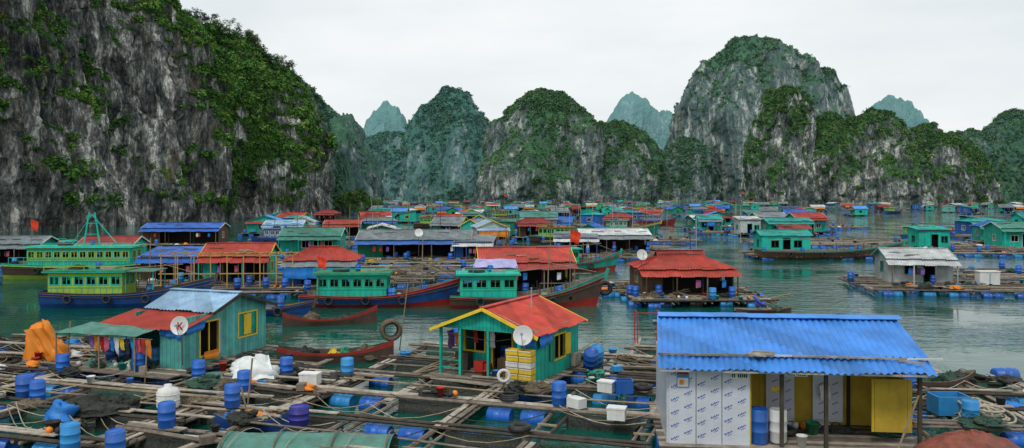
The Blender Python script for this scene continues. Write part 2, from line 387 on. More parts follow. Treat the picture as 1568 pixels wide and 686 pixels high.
hill('karst_hill',[(41,900,84,80,122),(120,905,54,60,90)],5.5,.22,HAZE_COL,7000,(3.5,6.5),vl=1.1,vb=.02,light=1.0,low_bare=.25,side=.12)
hill('karst_peak',[(350,1150,142,120,216),(452,1190,60,90,192),(232,1060,42,40,78)],7.5,.34,HAZE_COL,6500,(4.5,8),p=3.,e=.66,light=1.1,vl=1.1,vb=-.24,low_bare=.2,pale=1.4)
hill('karst_island',[(259,760,36,45,109),(303,765,50,45,84),(349,760,50,45,88),(396,765,42,40,73),(428,760,30,32,56)],4.5,.11,HAZE_COL,12000,(3,5.5),vb=.08,vl=1.15,light=1.1,low_bare=.5,pale=1.5)
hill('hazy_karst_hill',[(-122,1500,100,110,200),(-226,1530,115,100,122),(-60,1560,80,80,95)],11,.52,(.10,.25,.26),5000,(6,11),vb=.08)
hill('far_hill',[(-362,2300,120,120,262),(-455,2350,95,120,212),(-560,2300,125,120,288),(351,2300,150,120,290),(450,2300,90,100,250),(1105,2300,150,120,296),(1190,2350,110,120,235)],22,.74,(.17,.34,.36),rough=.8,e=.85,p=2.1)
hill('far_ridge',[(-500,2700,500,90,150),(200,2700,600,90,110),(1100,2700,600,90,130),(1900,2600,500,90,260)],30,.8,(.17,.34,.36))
hill('right_hill',[(585,1000,60,60,86),(640,1010,62,60,108),(700,1000,80,60,142)],6,.32,HAZE_COL,3500,(4,7),vb=.25,light=.6)
hill('ridge_hill',[(-136,500,27,40,76),(-117,560,20,35,62)],5,.38,HAZE_COL,3500,(3,5),vb=.1)
hill('ridge_hill',[(-205,850,40,50,100),(-178,900,34,50,72)],8,.52,HAZE_COL,2500,(5,8),vb=.2)
hill('rock_islet',[(-66,338,7.5,8,9.5),(-60,345,5,6,6)],2,.03,HAZE_COL,250,(1.5,3),nt=120,nv=40,vb=.2)

# left cliff --------------------------------------------------------
path=np.array([(-165,20,120,1),(-135,95,120,1),(-109,160,114,1),(-104,183,106,1),(-98,203,97,1.1),(-91,229,83,1.3),(-83,258,68,1.25),(-74.5,283,58,1.0),(-68,302,50,.8),(-68.5,316,37,.6),(-82,328,28,.5),(-115,345,25,.4)],float)
def catmull(P,n):
    d=np.r_[0,np.cumsum(np.linalg.norm(np.diff(P[:,:2],axis=0),axis=1))]
    s=np.linspace(0,d[-1],n); r=np.zeros((n,P.shape[1]))
    for c in range(P.shape[1]): r[:,c]=np.interp(s,d,P[:,c])
    k=np.hanning(31);k/=k.sum()
    for c in range(P.shape[1]): r[:,c]=np.convolve(np.pad(r[:,c],15,'edge'),k,'valid')
    return r
NU=900; NV=250
C=catmull(path,NU); tg=np.gradient(C[:,:2],axis=0); tg/=np.linalg.norm(tg,axis=1,keepdims=True); inl=np.stack([-tg[:,1],tg[:,0]],1)
v=np.linspace(0,1.25,NV); sv=27*np.clip(v,0,1)**2.3+np.clip(v-1,0,1)*110; zv=1-(1-np.clip(v,0,1))**1.45
Sg=sv[:,None]*C[None,:,3]; Zg=zv[:,None]*C[None,:,2]
x=C[None,:,0]+inl[None,:,0]*Sg; y=C[None,:,1]+inl[None,:,1]*Sg
W=np.stack([x,y,Zg],-1).reshape(-1,3)
o=fbm(W*np.array([1,1,.55])/26,3,11)*7+fbm(W*np.array([1,1,.6])/9,4,12)*3.2+ridged(W*np.array([1,1,.22])/4.,4,13)*1.5+fbm(W/1.8,3,14)*.8
o=o.reshape(NV,NU)*np.clip(.35+Zg/12,0,1)
x=x-inl[None,:,0]*o; y=y-inl[None,:,1]*o
Zg=Zg+(fbm(W/11,4,15)*4.2+fbm(W/2.,2,16)*.8).reshape(NV,NU)*np.clip(Zg/15,0,1); Zg[0]=-3
P=np.stack([x,y,Zg],-1); nz=np.abs(grid_normals(P)[...,2])
Yc=C[None,:,1]
bias=.48*np.exp(-((Yc-256)/27)**2)*sstep(Zg/C[None,:,2],.05,.3)-.20*np.exp(-((Yc-205)/30)**2)-.10-.35*(1-sstep(Zg,2,9))-.30*sstep(Yc,286,298)*(1-.6*sstep(Zg,30,45))
vg=nz*.85+(fbm(W/14,4,21)*.50+fbm(W/4,2,23)*.22).reshape(NV,NU)+bias+.11
veg=sstep(vg,.32,.72)
V,A=terrain_obj('limestone_cliff',[(P,veg)],rock_mat('limestone_cliff_rock',2.6,.02,HAZE_COL,1.15,1.25,1.6),False)
R=np.random.RandomState(3); ok=np.where((A>.55)&(V[:,2]>3)&(V[:,1]>120))[0]; ix=R.choice(ok,min(19000,len(ok)),replace=False)
S=R.uniform(.6,1.7,len(ix))*np.where(R.rand(len(ix))<.1,1.6,1)
scatter('limestone_cliff_foliage',V[ix]-np.array([0,0,.3])*S[:,None],S,crowns('cliff_bush_crowns',leaf_mat('cliff_leaves',.02,HAZE_COL,1.5),120,.34,8),9)
tk=bpy.data.collections.new('crest_tree_models'); LM=leaf_mat('crest_leaves',.05,HAZE_COL,.8)
for q in range(3):
    RR=random.Random(q); k=Kit('cliff_tree'); k.tube(WOODD,[(0,0,-.5),(.1,0,1),(.05,.1,2.2),(.2,.1,3.3)],.12,6,.03)
    for i in range(7):
        a=RR.uniform(0,6.28); z=RR.uniform(1.3,3.1); l=RR.uniform(.6,1.2); e=Vector((math.cos(a)*l,math.sin(a)*l,z+.5)); k.tube(WOODD,[(.08,.05,z),e],.04,4,.015)
        for j in range(26):
            p=e+Vector((RR.gauss(0,.32),RR.gauss(0,.32),RR.gauss(.1,.22))); n_=Vector((RR.gauss(0,1),RR.gauss(0,1),RR.gauss(.8,1))).normalized(); a_=n_.orthogonal().normalized()*RR.uniform(.1,.2); b_=n_.cross(a_)*.7
            k.add([p-a_,p-b_,p+a_,p+b_],[(0,1,2,3)],LM)
    tk.objects.link(k.done(link=False))
cr=P[int(NV*.66):int(NV*.82):3,:,:].reshape(-1,3); cr=cr[(cr[:,1]>200)]
ix=R.choice(len(cr),600,replace=False); scatter('cliff_crest_trees',cr[ix],R.uniform(.6,1.5,600),tk,2)

# ---------------------------------------------------------------- water
me=bpy.data.meshes.new('water'); me.from_pydata([(-5000,-300,0),(5000,-300,0),(5000,6000,0),(-5000,6000,0)],[],[(0,1,2,3)])
wm=bpy.data.materials.new('bay_water'); wm.use_nodes=True; nt=wm.node_tree; b=nt.nodes['Principled BSDF']
co=nd(nt,'ShaderNodeTexCoord').outputs['Object']
b.inputs['Roughness'].default_value=.03; b.inputs['IOR'].default_value=1.33; b.inputs['Specular Tint'].default_value=(.72,.96,.88,1)
wc=mixc(nt,mrange(nt,noise_n(nt,co,.03,3),.35,.65,0,1),(.002,.058,.042),(.005,.088,.064)); nt.links.new(wc,b.inputs['Base Color'])
n1=noise_n(nt,co,1.1,3,.55,(.45,1.2,1)); n2=noise_n(nt,co,4.2,3,.5,(.6,1.2,1)); n3=noise_n(nt,co,.11,3,.5)
hh=mathn(nt,'ADD',mathn(nt,'MULTIPLY',n1,1.),mathn(nt,'MULTIPLY',n2,.25))
bp=nd(nt,'ShaderNodeBump'); bp.inputs['Distance'].default_value=.17
nt.links.new(mrange(nt,n3,.40,.62,.10,.85),bp.inputs['Strength']); nt.links.new(hh,bp.inputs['Height']); nt.links.new(bp.outputs[0],b.inputs['Normal'])
me.materials.append(wm); ob=bpy.data.objects.new('water',me); COL.objects.link(ob)

# ---------------------------------------------------------------- builders
def flagpole(k,x,y,z,h=2.6,s=1.):
    k.p('flag'); k.tube(BAMB,[(x,y,z),(x+.05,y,z+h)],.03,5)
    k.cloth(FLAG,(x+.05,y,z+h),(x+.7*s,y-.15,z+h-.25),(x+.55*s,y-.1,z+h-.95*s),(x+.05,y,z+h-.75*s),6,.06)
    k.p('body')
def gear(k,R,x0,x1,y0,y1,z,n):
    k.p('gear')
    for _ in range(n):
        x=R.uniform(x0,x1);y=R.uniform(y0,y1);t=R.random()
        if t<.15: k.barrel(R.choice([BARB,BARB,BARB,BARL]),(x,y,z+.38),.25,.76,n=10)
        elif t<.32: k.bucket(R.choice([WHT,REDT,BARL,RUB,RUB,TEAL,BARB]),x,y,z,R.uniform(.12,.22),R.uniform(.2,.34))
        elif t<.52: k.heap(R.choice([NET,NETG,NETB,NET,NET]),x,y,z,R.uniform(.35,.8),R.uniform(.25,.5),R.uniform(.12,.32),R.random())
        elif t<.60:
            w=R.uniform(.3,.55); k.box(R.choice([WHT,WOODP,BARL,YEL,WOOD,WOOD]),x,y,z+w*.28,w,w*.7,w*.56,R.uniform(0,3))
        elif t<.66: k.torus(RUB,(x,y,z+.1),.26,.1)
        elif t<.78:
            c_=R.choice([ROPE,ROPE,NETG,BARL])
            for q in range(3): k.torus(c_,(x,y,z+.03+q*.05),R.uniform(.18,.26),.028,Matrix.Rotation(R.uniform(-.1,.1),4,'X'),16,5)
        elif t<.86:
            for q in range(4): k.lathe(R.choice([TOR,WHT,RUB,BARB]),[(0,-.11),(.08,-.08),(.11,0),(.08,.08),(0,.11)],(x+R.uniform(-.3,.3),y+R.uniform(-.3,.3),z+.1),'Z',8)
        elif t<.93: k.pile(R.choice([TBL,TGR,TOR,TWH,TWH]),x,y,z,R.uniform(.25,.45),R.uniform(.2,.32),R.uniform(.12,.3),R.random(),22,8,.5)
        else:
            a=R.uniform(0,3)
            for q in range(3): k.tube(BAMB,[(x+q*.07,y,z+.05),(x+2*math.cos(a)+q*.1,y+2*math.sin(a),z+R.uniform(.05,.5))],.03,5)
    k.p('body')
def raft(name,x,y,rot,w,d,cell=3.,seed=0,z=.32,deck=.35,n_gear=6,fine=True,make=True,white=.0):
    k=Kit(name,x,y,0,rot); R=random.Random(seed); nx=max(1,round(w/cell)); ny=max(1,round(d/cell))
    def log(p0,p1,r,m):
        p0=Vector(p0);p1=Vector(p1); pts=[p0.lerp(p1,t)+Vector((R.uniform(-.07,.07),R.uniform(-.07,.07),R.uniform(-.03,.03))) for t in (0,.2,.4,.6,.8,1)]
        k.tube(m,pts,r,6 if fine else 5)
    WM=[WOOD,WOOD,BAMB,WOOD,WOODD,WOODD]
    for i in range(nx+1):
        xx=-w/2+w*i/nx
        for o in(-.22,.22): log((xx+o,-d/2-R.uniform(.1,.7),z),(xx+o+R.uniform(-.1,.1),d/2+R.uniform(.1,.7),z),R.uniform(.05,.08),R.choice(WM))
        y0=-d/2
        while y0<d/2:
            l=R.uniform(1.8,3.4)
            if R.random()<deck+.12:
                for o in (-.11,.11):
                    if R.random()<.85: k.box(R.choice([WOODP,WOODP,WOOD]),xx+o+R.uniform(-.04,.04),y0+l/2,z+.1+R.uniform(0,.03),R.uniform(.12,.2),l,.035,R.uniform(-.03,.03),R.uniform(-.01,.01))
            y0+=l*.97
        for q in range(int(d/.9)):
            if R.random()<.45: k.box(R.choice(WM),xx,-d/2+q*.9+R.uniform(-.2,.2),z+.07,.62,.08,.05,R.uniform(-.2,.2))
    for j in range(ny+1):
        yy=-d/2+d*j/ny
        for o in(-.22,.22): log((-w/2-R.uniform(.1,.7),yy+o,z+.16),(w/2+R.uniform(.1,.7),yy+o+R.uniform(-.1,.1),z+.16),R.uniform(.045,.075),R.choice(WM+[WOODP]))
        x0=-w/2
        while x0<w/2:
            l=R.uniform(1.8,3.4)
            if R.random()<deck:
                for o in (-.11,.11):
                    if R.random()<.85: k.box(R.choice([WOODP,WOODP,WOOD]),x0+l/2,yy+o,z+.25+R.uniform(0,.03),l,R.uniform(.12,.2),.035,R.uniform(-.03,.03))
            x0+=l
        k.p('floats')
        for i in range(nx+1):
            for o in (-.9,.9):
                if R.random()<.7 and abs(-w/2+w*i/nx+o)<w/2+.6:
                    m=R.choice([BARB,BARB,BARB,BARL]); k.barrel(m,(-w/2+w*i/nx+o,yy,.06),.28,.85,'X',14 if fine else 8)
        k.p('body')
        if R.random()<.5 and j<ny: log((-w/2,yy+d/ny*.5,z+.2),(w/2,yy+d/ny*R.uniform(.3,.7),z+.2),.035,R.choice([BAMB,WOOD]))
    if fine:
        k.p('pen_nets')
        for i in range(nx):
            for j in range(ny):
                xa=-w/2+w*i/nx+.3; xb=xa+w/nx-.6; ya=-d/2+d*j/ny+.3; yb=ya+d/ny-.6; m=R.choice([NET,NET,NETG])
                if R.random()<.75:
                    k.cloth(m,(xa,yb,z+.12),(xb,yb,z+.12),(xb,yb-.15,-.1),(xa,yb-.15,-.1),10,.04,i+j)
                    k.cloth(m,(xb,ya,z+.05),(xb,yb,z+.05),(xb-.15,yb,-.1),(xb-.15,ya,-.1),10,.04,i)
        k.p('body')
    for _ in range(int(nx*ny*(2. if fine else .6))):
        i=R.randrange(nx); j=R.randrange(ny); xa=-w/2+w*i/nx; ya=-d/2+d*j/ny
        p0=Vector((xa,ya+R.uniform(0,d/ny),z+.3)); p1=Vector((xa+w/nx,ya+R.uniform(0,d/ny),z+.3))
        k.tube(R.choice([ROPE,NET,BAMB]),[p0.lerp(p1,t)-Vector((0,0,.3*math.sin(t*math.pi))) for t in (0,.2,.4,.6,.8,1)],.016,4)
    for _ in range(n_gear):
        if R.random()<.5:
            i=R.randrange(nx+1); xx=-w/2+w*i/nx; gear(k,R,xx-.25,xx+.25,-d/2,d/2,z+.1,1)
        else:
            j=R.randrange(ny+1); yy=-d/2+d*j/ny; gear(k,R,-w/2,w/2,yy-.2,yy+.2,z+.26,1)
    return k.done(True) if make else k
def roof(k,kind,x0,x1,y0,y1,ze,rise,ov,m,gm,trim=None,pitch=.2,rows=2):
    X0,X1,Y0,Y1=x0-ov,x1+ov,y0-ov,y1+ov; xm=(x0+x1)/2; ym=(y0+y1)/2
    k.p('roof')
    if kind=='gx':
        sl=rise/((y1-y0)/2); zl=ze-ov*sl; zr=ze+rise+.03
        k.sheet(m,(X0,Y0,zl),(X1,Y0,zl),(X1,ym,zr),(X0,ym,zr),pitch,rows=rows); k.sheet(m,(X1,Y1,zl),(X0,Y1,zl),(X0,ym,zr),(X1,ym,zr),pitch,rows=rows)
        k.beam(m,(X0,ym,zr+.02),(X1,ym,zr+.02),.26,.04)
        for xx in (x0,x1): k.add([(xx-.02,y0,ze),(xx-.02,y1,ze),(xx-.02,ym,ze+rise),(xx+.02,y0,ze),(xx+.02,y1,ze),(xx+.02,ym,ze+rise)],[(0,1,2),(3,5,4),(0,2,5,3),(1,4,5,2)],gm)
        if trim:
            for xx in (X0,X1): k.beam(trim,(xx,Y0,zl-.06),(xx,ym,zr-.05),.04,.12); k.beam(trim,(xx,Y1,zl-.06),(xx,ym,zr-.05),.04,.12)
    elif kind=='gy':
        sl=rise/((x1-x0)/2); zl=ze-ov*sl; zr=ze+rise+.03
        k.sheet(m,(X0,Y1,zl),(X0,Y0,zl),(xm,Y0,zr),(xm,Y1,zr),pitch,rows=rows); k.sheet(m,(X1,Y0,zl),(X1,Y1,zl),(xm,Y1,zr),(xm,Y0,zr),pitch,rows=rows)
        k.beam(m,(xm,Y0,zr+.02),(xm,Y1,zr+.02),.26,.04)
        for yy in (y0,y1): k.add([(x0,yy-.02,ze),(x1,yy-.02,ze),(xm,yy-.02,ze+rise),(x0,yy+.02,ze),(x1,yy+.02,ze),(xm,yy+.02,ze+rise)],[(0,1,2),(3,5,4),(0,2,5,3),(1,4,5,2)],gm)
        if trim:
            for yy in (Y0,Y1): k.beam(trim,(X0,yy,zl-.06),(xm,yy,zr-.05),.04,.12); k.beam(trim,(X1,yy,zl-.06),(xm,yy,zr-.05),.04,.12)
    elif kind=='hip':
        r=min(x1-x0,y1-y0)/2*.9; zr=ze+rise; zl=ze-.1
        A=[(X0,Y0,zl),(X1,Y0,zl),(X1,Y1,zl),(X0,Y1,zl)]; B=[(X0+r,ym,zr),(X1-r,ym,zr)]
        k.sheet(m,A[0],A[1],B[1],B[0],pitch); k.sheet(m,A[2],A[3],B[0],B[1],pitch); k.sheet(m,A[1],A[2],B[1],B[1],pitch); k.sheet(m,A[3],A[0],B[0],B[0],pitch)
        k.beam(m,(B[0][0]-.1,ym,zr+.03),(B[1][0]+.1,ym,zr+.03),.3,.05)
    else:
        k.sheet(m,(X0,Y0,ze-.1),(X1,Y0,ze-.1),(X1,Y1,ze+rise),(X0,Y1,ze+rise),pitch,rows=rows)
        k.beam(WOODD,(X0+.1,Y0+.1,ze-.2),(X1-.1,Y0+.1,ze-.2),.08)
        for xx in (x0,x1): k.add([(xx,y0,ze-.1),(xx,y1,ze-.1),(xx,y1,ze+rise-.05)],[(0,1,2)],gm)
    if pitch==.2:
        R=random.Random(int(x0*7+rise*31+y1*3))
        for _ in range(3):
            if kind in('gx','shed') and rise<1.1:
                u=R.uniform(X0+.6,X1-.9); t=R.uniform(.15,.8); yb=Y0+(ym-Y0)*t if kind=='gx' else Y0+(Y1-Y0)*t
                zb=(zl+(zr-zl)*t) if kind=='gx' else ze-.1+(rise+.1)*t
                k.box(R.choice([WOODP,WOODD,WOOD]),u,yb,zb+.06,R.uniform(.6,1.6),.12,.05,R.uniform(-.3,.3))
    k.p('body')
def fhouse(name,x,y,rot,w,d,h=2.2,rise=.8,kind='gx',rm=R_RED,wm=TEAL,trim=YEL,porch=1.2,pm=None,open_front=False,seed=0,ov=.3,z0=.45,n_gear=5,drape=None,join=True,rf=2,link=True):
    k=Kit(name,x,y,0,rot); R=random.Random(seed); pm=pm or rm
    k.p('deck')
    m=rf*.5
    yy=-d/2-porch-m
    while yy<d/2+m*.5: k.box(R.choice([WOOD,WOODP,WOODD]),R.uniform(-.1,.1),yy+.14,z0-.03,w+2*m,.26,.05); yy+=.29
    for i in range(int(w+2*m)//2+1):
        xx=-w/2-m+ (w+2*m)*i/max(1,int(w+2*m)//2); k.beam(WOODD,(xx,-d/2-porch-m,z0-.12),(xx,d/2+m*.5,z0-.12),.12)
        for q in range(3): k.barrel(R.choice([BARB,BARB,BARL,RUB]),(xx,-d/2-porch-m+.3+q*(d+porch)/2.2,.05),.29,.85,'X',8)
    k.p('walls'); zt=z0+h
    if open_front:
        for i in range(4): xx=-w/2+w*i/3; k.beam(WOODD,(xx,-d/2,z0),(xx,-d/2,zt),.1)
        k.wall(wm,(-w/2,-d/2+.02),(-w/2+w*.22,-d/2+.02),z0,zt-.02)
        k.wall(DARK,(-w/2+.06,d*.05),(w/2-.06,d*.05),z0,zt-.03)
        k.wall(wm,(-w/2,-d/2),(w/2,-d/2),zt-.35,zt,(),.04)
    else:
        dx=R.uniform(.3,.6)*w; ops=[(dx,dx+.85,0,min(1.85,h-.2))]
        if dx>1.7: ops.append((dx-1.4,dx-.55,.8,1.6))
        if w-dx-.85>1.5: ops.append((dx+1.3,min(dx+2.2,w-.3),.8,1.6))
        k.wall(wm,(-w/2,-d/2),(w/2,-d/2),z0,zt,ops,trim=trim)
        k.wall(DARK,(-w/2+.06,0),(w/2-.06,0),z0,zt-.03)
    for sx in (-1,1): k.wall(wm,(sx*w/2,-d/2),(sx*w/2,d/2),z0,zt,[(d*.35,d*.35+.9,.8,1.6)] if d>2.5 else [],trim=trim)
    k.wall(wm,(-w/2,d/2),(w/2,d/2),z0,zt)
    roof(k,kind,-w/2,w/2,-d/2,d/2,zt,rise,ov,rm,wm,trim if kind in('gx','gy') else None)
    if porch>.3:
        k.p('porch'); a=-d/2-porch
        k.sheet(pm,(-w/2-ov,a,zt-.55),(w/2+ov,a,zt-.55),(w/2+ov,-d/2-.04,zt-.16),(-w/2-ov,-d/2-.04,zt-.16))
        for i in range(4): xx=-w/2+w*i/3; k.beam(R.choice([WOOD,wm]),(xx,a+.1,z0),(xx,a+.1,zt-.56),.08)
        if drape:
            for i in range(3):
                if R.random()<.75: u=-w/2+w*i/3; k.cloth(drape,(u,a+.06,zt-.6),(u+w/3,a+.06,zt-.6),(u+w/3,a+.06,zt-1.5),(u,a+.06,zt-1.4),6,.04,i)
        for i in range(5):
            if R.random()<.6: u=R.uniform(-w/2+.2,w/2-.5); k.cloth(R.choice([TBL,PINK,TWH,REDT,NET,PURP]),(u,a+.3,zt-.8),(u+.3,a+.3,zt-.8),(u+.3,a+.3,zt-1.3),(u,a+.3,zt-1.35),4,.03,i)
    gear(k,R,-w/2-m,w/2+m,-d/2-porch-m,-d/2-.2,z0,n_gear+3)
    return k.done(join,link)
def boat(name,x,y,rot,L=10,B=2.8,H=1.0,cols=(HRED,HBRN,HRED),cab=None,bow=1.0,seed=0,mast=True,deckm=WOOD,n_gear=4,flag=False,join=False,link=True,rail=False,awn=None):
    k=Kit(name,x,y,0,rot); R=random.Random(seed); k.p('hull'); st=26; rows=[]
    for i in range(st):
        t=i/(st-1); hb=B/2*(1-max(0,(t-.5)/.5)**2.3)*(.72+.28*min(1,t/.25)**.6)+.03
        sh=H*(1+.12*max(0,(.3-t)/.3))+bow*max(0,(t-.45)/.55)**2.1
        rk=max(0,(t-.7)/.3)**2*L*.07; xx=-L/2+L*t
        lev=[(.02,-.35,0),(hb*.7,-.02,.0),(hb*.86,sh*.28,.25),(hb*.98,sh*.72,.7),(hb*1.02,sh*.86,.85),(hb*1.06,sh,1),(hb*.96,sh,1),(hb*.93,sh*.68,.7),(0,sh*.68,.7)]
        rows.append([(xx+rk*r,yy,zz) for yy,zz,r in lev])
    ms=[cols[0],cols[0],cols[1],cols[1],cols[2],cols[2],deckm,deckm]; n=9
    for sg in(1,-1):
        vs=[(a,sg*b_,c) for r in rows for a,b_,c in r]; base=len(k.c['v']); k.c['v']+=vs
        for l in range(8):
            for i in range(st-1):
                q=(i*n+l,(i+1)*n+l,(i+1)*n+l+1,i*n+l+1); q=q if sg<0 else q[::-1]
                k.c['f'].append(tuple(j+base for j in q)); k.c['m'].append(ms[l]); k.c['s'].append(False)
        for l,mm in((4,cols[0]),(3,HBRN)):
            k.tube(mm,[(rows[i][l][0],sg*(rows[i][l][1]+.02),rows[i][l][2]) for i in range(st)],.035,4)
    r=rows[0]; k.add([(a,b_,c) for a,b_,c in r[:6]]+[(a,-b_,c) for a,b_,c in r[5::-1]],[tuple(range(12))],cols[1])
    e=rows[-1][5]; k.beam(cols[2],(e[0]-.15,0,e[2]-.5),(e[0]+.12,0,e[2]+.25),.16,.2)
    dz=H*.68
    for i in range(3): k.torus(RUB,(-L*.3+i*L*.24,-B/2*1.04,H*.62),.24,.085,Matrix.Rotation(rad(90),4,'X'),14,6)
    if cab:
        c0,c1,cw,ch,wm,rm,tr=cab; k.p('cabin'); zt=dz+ch; lw=c1-c0; n=max(2,int(lw/.75)); ops=[]
        for i in range(n): u=lw*(i+.5)/n; ops.append((u-lw/n*.33,u+lw/n*.33,ch*.52,ch*.80))
        k.wall(wm,(c0,-cw/2),(c1,-cw/2),dz,zt,ops,.05,tr,None); k.wall(wm,(c0,cw/2),(c1,cw/2),dz,zt,ops,.05,tr)
        o2=[(cw*.2,cw*.42,ch*.5,ch*.82),(cw*.58,cw*.8,ch*.5,ch*.82)]
        k.wall(wm,(c0,-cw/2),(c0,cw/2),dz,zt,o2,.05,tr); k.wall(wm,(c1,-cw/2),(c1,cw/2),dz,zt,o2,.05,tr)
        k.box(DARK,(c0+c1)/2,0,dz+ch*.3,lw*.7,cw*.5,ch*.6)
        k.box(rm,(c0+c1)/2,0,zt+.04,lw+.6,cw+.5,.08); k.box(tr,(c0+c1)/2,0,zt-.015,lw+.64,cw+.54,.05)
        k.box(tr,(c0+c1)/2,-cw/2-.035,dz+ch*.4,lw+.02,.03,.06)
        for i in range(n*2): u=c0+lw*(i+.5)/(n*2); k.box(tr,u,-cw/2-.032,dz+ch*.2,.04,.02,ch*.36)
        for i in range(5): u=c0-.2+(lw+.4)*i/4; k.beam(wm,(u,-cw/2-.15,zt+.08),(u,-cw/2-.15,zt+.38),.04)
        k.beam(wm,(c0-.2,-cw/2-.15,zt+.38),(c1+.2,-cw/2-.15,zt+.38),.05)
        k.pile(NET,c0+lw*.3,0,zt+.08,.6,.5,.3,seed,16,6); k.box(WOODP,c0+lw*.7,.2,zt+.15,1.0,.4,.14); k.barrel(BARB,(c0+lw*.55,.3,zt+.3),.2,.44,n=8)
        if awn:
            a0,a1,am=awn
            for u in (a0,a1):
                for s_ in(-1,1): k.beam(tr,(u,s_*cw*.45,dz),(u,s_*cw*.45,zt),.05)
            k.box(am,(a0+a1)/2,0,zt+.0,abs(a1-a0)+.2,cw+.2,.05)
    if rail:
        k.p('rail')
        for s_ in(-1,1):
            for i in range(9): u=-L*.45+i*L*.08; k.beam(CTE,(u,s_*B*.45,H),(u,s_*B*.45,H+.7),.04)
            k.beam(CTE,(-L*.45,s_*B*.45,H+.7),(L*.2,s_*B*.45,H+.7),.05)
    if mast:
        k.p('mast'); mx=L*R.uniform(.12,.3); k.tube(BAMB,[(mx,0,dz),(mx+.1,0,dz+R.uniform(2.5,4.2))],.05,6,.03)
        k.tube(BAMB,[(-L*.4,0,H+1.2),(L*.35,.3,H+1.5+bow*.3)],.035,5)
        k.tube(ROPE,[(mx+.08,0,dz+2.4),(L*.5,0,H+bow)],.015,4)
        for u in(.10,.2,.3): k.beam(WOODD,(L*u,-B*.3,dz),(L*u,-B*.3,dz+1.1),.05); k.beam(WOODD,(L*u,B*.3,dz),(L*u,B*.3,dz+1.1),.05)
        k.beam(WOOD,(L*.1,-B*.3,dz+1.1),(L*.3,-B*.3,dz+1.1),.05)
    if flag: flagpole(k,L*.36,0,H*.9,3,1.)
    gear(k,R,L*.02,L*.33,-B*.3,B*.3,dz,n_gear)
    return k.done(join,link)
def skiff(name,x,y,rot,L=5,B=1.1,H=.45,m=HBRN,inner=WOOD,cargo=(),bow=.4,rim=None):
    k=Kit(name,x,y,0,rot); k.p('hull'); st=16; rows=[]
    for i in range(st):
        t=i/(st-1); a=abs(t-.45)/.55; hb=B/2*(1-a**2.4)+.04; sh=H+bow*a**2.2; xx=-L/2+L*t
        rows.append([(xx,.0,-.12+a**3*.2),(xx,hb*.75,.0),(xx,hb*.97,sh*.75),(xx,hb,sh),(xx,hb-.05,sh),(xx,hb*.65,.12),(xx,0,.1)])
    for sg in(1,-1):
        for l,mm in enumerate((m,m,rim or m,inner,inner,inner)):
            vs=[];fs=[]
            for i,r in enumerate(rows):
                for q in(l,l+1): vs.append((r[q][0],sg*r[q][1],r[q][2]))
                if i: fs.append((2*i-2,2*i,2*i+1,2*i-1))
            k.add(vs,fs,mm)
    for u in(-.25,0,.22): k.box(inner,L*u,0,H*.72,.22,B*.88,.04)
    k.p('cargo')
    for i,(mm,u,r,h) in enumerate(cargo): k.pile(mm,L*u,0,.12,r,B*.36,h,i+3,26,9,.5,.07)
    return k.done(False)
def dish(name,x,y,z,r,yaw,pitch=25,pole=1.2,arm=True):
    k=Kit(name,x,y,z,yaw); T=Matrix.Rotation(rad(90-pitch),4,'X')
    k.p('bowl'); pr=[(r*t,.28*r*t*t) for t in(0,.2,.4,.6,.8,1)]; k.lathe(DISHM,pr+[(r*1.03,.29*r),(r*1.0,.25*r)]+[(q,zq-.02) for q,zq in pr[::-1]],(0,0,0),M=T,n=28)
    k.p('arm'); f=T@Vector((0,0,r*1.0)); b_=T@Vector((0,-r*.95,.26*r)); k.beam(METAL,b_,f,.025); k.box(METAL,f.x,f.y,f.z,.08,.12,.08); k.tube(METAL,[(0,.08,0),(0,.14,-pole)],.03,8)
    return k.done(False)

# ================================================================= FOREGROUND
raft('fish_farm_raft',-.8,28.6,rad(-18),12,15,3.0,1,n_gear=30,deck=.42)
raft('fish_farm_raft',-15.6,29.6,rad(-17),12,11,3.0,2,n_gear=48,deck=.5)
raft('fish_farm_raft',-9.3,26.3,rad(-20),3.,11,3.,3,n_gear=12,deck=.5)
raft('fish_farm_raft',15.6,27.4,rad(-6),6,6.5,2.2,4,n_gear=18,deck=.45)
raft('fish_farm_raft',7.2,33.2,rad(-12),4.5,6.5,2.,5,n_gear=5,deck=.3)
raft('fish_farm_raft',-21.5,36,rad(-14),8,6,2.,6,n_gear=22,deck=.5)

# --- central teal house
k=Kit('floating_house',-1.0,30.6,0,rad(-28)); Z=.5
k.p('deck'); yy=-.75
while yy<4.6: k.box(random.Random(int(yy*99)).choice([WOODP,WOOD,WOOD,WOODD]),0,yy,Z-.03,4.9,.25,.05); yy+=.275
for xx in(-2.2,-1.1,0,1.1,2.2):
    k.beam(WOODD,(xx,-.8,Z-.13),(xx,4.7,Z-.13),.14)
    for q in(-.3,1.5,3.3): k.barrel(BARB,(xx,q,.06),.3,.9,'X')
k.p('walls'); zt=2.42
k.wall(TEAL,(-2.05,1.3),(2.05,1.3),Z,zt,[(.35,1.25,.75,1.55),(1.65,2.5,0,1.8)],trim=YEL)
k.wall(TEAL,(2.05,0.0),(2.05,4.1),Z,zt,[(1.75,2.75,.6,1.5)],trim=YEL,pane=None)
k.wall(TEAL,(-2.05,1.3),(-2.05,4.1),Z,zt); k.wall(TEAL,(-2.05,4.1),(2.05,4.1),Z,zt)
k.wall(TEAL,(1.35,.03),(2.02,.03),Z,zt)
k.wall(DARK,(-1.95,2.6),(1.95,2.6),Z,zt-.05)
k.p('veranda_posts')
for xx in(-2.05,-1.15,.1): k.beam(TEAL,(xx,0,Z),(xx,0,zt),.1)
k.beam(TEAL,(-2.05,0,zt-.02),(2.05,0,zt-.02),.1,.16); k.beam(TEAL,(-2.05,0,zt),(-2.05,1.3,zt),.1)
